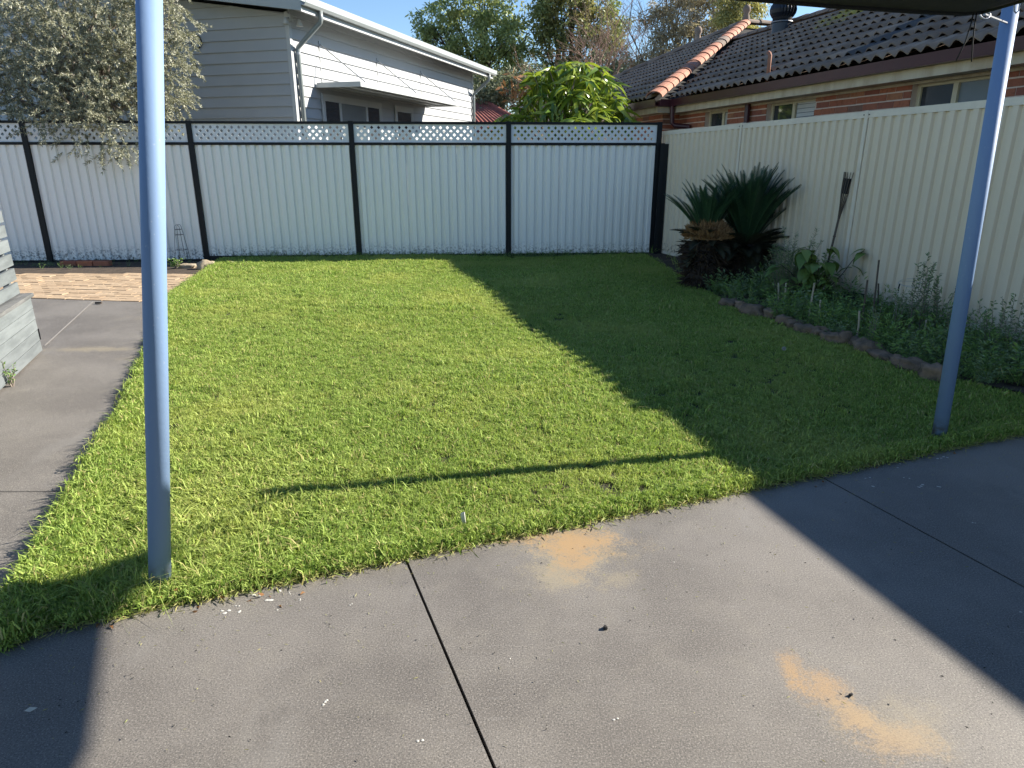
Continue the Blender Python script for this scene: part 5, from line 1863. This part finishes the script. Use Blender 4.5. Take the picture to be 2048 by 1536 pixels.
o_ = MB().tube([(-3.30, 6.92, 0.01), (-3.22, 6.90, 0.015)], .012, 6).build('wood_chip', M['bark_dark'], None, loc=(-3.3, 6.92, 0.01))
# chip at the end of the path joint
o_.location = (-4.62, 7.50, 0.012)
tag(o_, 'dark wood chip at the far end of the pale path joint', 'wood chip')

# ---------------------------------------------------------------- small litter on lawn and patio
fe = gpt(928, 1047, 0.03)
o_ = MB().hexa([fe + Vector(q) for q in ((-.008, -.004, 0), (.008, -.004, 0), (.008, .004, 0), (-.008, .004, 0), (-.014, .0, .045), (.002, -.002, .052), (.004, .004, .055), (-.010, .005, .05))]).build('white_feather', M['white_bits'], None, loc=fe)
tag(o_, 'white feather stuck upright in the lawn edge near the long patio joint', 'feather')
dz_ = gpt(595, 1152, 0.008)
o_ = MB().tube([dz_ + Vector((.0125 * math.cos(a), .0125 * math.sin(a), .004)) for a in [q * math.pi / 8 for q in range(17)]], .006, 6).build('white_ring', M['white_bits'], None, smooth=True, loc=dz_)
tag(o_, 'small white ring lying where grass meets the patio', 'ring')
dd = gpt(1568, 697, 0.055)
root = empty('dandelion', dd, 'pale dandelion seed head standing in the shaded lawn', 'flower')
v = fib(160)
leaves('seed_head', np.tile(np.array(dd), (160, 1)), v, .02, .004, M['white_bits'], root)
MB().tube([dd - UP * .06, dd], .0018, 5).build('stem', M['weed_leaf'], root)
pb = gpt(1211, 1255, 0.006)
rock(pb, .012, .012, .010, 0, M['pebble'], 'pebble', 'black pebble on the sunlit patio below the orange stain', 'pebble')
pb = gpt(1702, 1389, 0.005)
rock(pb, .011, .007, .006, 0.4, M['pebble'], 'pebble', 'dark flat pebble beside the lower orange stain', 'pebble')
lf = gpt(48, 1422, 0.004)
o_ = leaves('pale_leaf', np.array([lf]), np.array([[1, .35, 0.05]]), .035, .014, M['white_bits'])
tag(o_, 'small pale leaf in the shade at the left of the patio', 'leaf')
lv_n = 46
u = np.concatenate([rng.normal(-0.72, .22, 26), rng.uniform(-1.4, 3.2, 20)])
v = np.abs(rng.normal(0, .06, lv_n)) - 0.03
pos = np.array(PO) + u[:, None] * np.array(EU) + v[:, None] * np.array(EP)
pos[:, 2] = np.where(v < 0.01, 0.035, 0.004)
dr = rng.normal(size=(lv_n, 3)) * [1, 1, .25]
tag(leaves('fallen_leaves', pos, dr, rng.uniform(.018, .034, lv_n), 0.012, M['dead_leaf'], None, 0.5), 'small brown fallen leaves along the patio edge', kind='stuff')
# bird droppings: thin splats
random.seed(3)
sp = MB()
for (x_, y_, r_, n_) in ((510, 1190, .007, 4), (540, 1200, .010, 3), (558, 1180, .007, 2), (562, 1172, .005, 2), (480, 1222, .007, 2), (450, 1226, .009, 3), (478, 1212, .005, 2), (580, 1188, .004, 2), (600, 1200, .004, 2), (555, 1220, .005, 1), (650, 1404, .006, 3), (845, 1480, .006, 2), (1235, 1437, .006, 2), (1020, 1317, .004, 1), (1348, 1124, .004, 1), (1386, 1138, .004, 1), (1305, 1154, .004, 1), (1835, 915, .013, 2), (1875, 917, .009, 2), (1895, 915, .009, 2), (1842, 972, .009, 3), (1876, 973, .008, 2), (1745, 972, .007, 2), (1795, 935, .007, 2), (1808, 955, .005, 2), (2042, 1224, .006, 1), (1740, 955, .006, 2), (1945, 1045, .005, 2), (250, 1090, .008, 1), (700, 1210, .004, 2), (620, 1150, .004, 2)):
    for k in range(n_):
        c_ = gpt(x_ + random.gauss(0, 6) * (k > 0), y_ + random.gauss(0, 2.5) * (k > 0), 0.0012)
        m_ = 9
        ph = random.uniform(0, 6)
        vs_ = [c_ + Vector((r_ * random.uniform(.5, 1.1) * math.cos(2 * math.pi * q / m_), r_ * .8 * random.uniform(.5, 1.1) * math.sin(2 * math.pi * q / m_), 0)) for q in range(m_)]
        sp.add(vs_ + [c_ + UP * .0015], [(q, (q + 1) % m_, m_) for q in range(m_)])
tag(sp.build('bird_droppings', M['white_bits']), 'white bird droppings spattered on the patio', kind='stuff')
# crumbs, clippings and bits of leaf on the concrete
n_ = 700
u = rng.uniform(-1.5, 4.0, n_)
v = np.abs(rng.normal(0, .5, n_)) ** 1.4 + 0.01
pos = np.array(PO) + u[:, None] * np.array(EU) + v[:, None] * np.array(EP)
pos[:, 2] = 0.003
dr = rng.normal(size=(n_, 3)); dr[:, 2] = 0.03
tag(leaves('dry_bits', pos, dr, rng.uniform(.004, .022, n_), .0022, M['straw']), 'dry grass bits blown over the patio', kind='stuff')
n_ = 260
pos = np.c_[rng.uniform(-1.8, 2.2, n_), rng.uniform(1.2, 2.9, n_), np.full(n_, .003)]
k = (pos[:, :2] - np.array(PO[:2])) @ np.array([0.358, -0.934]) > 0.02
leaves_o = leaves('dark_crumbs', pos[k], rng.normal(size=(k.sum(), 3)) * [1, 1, .1], rng.uniform(.003, .012, k.sum()), .004, M['pebble'])
tag(leaves_o, 'dark crumbs of leaf and soil on the patio', kind='stuff')
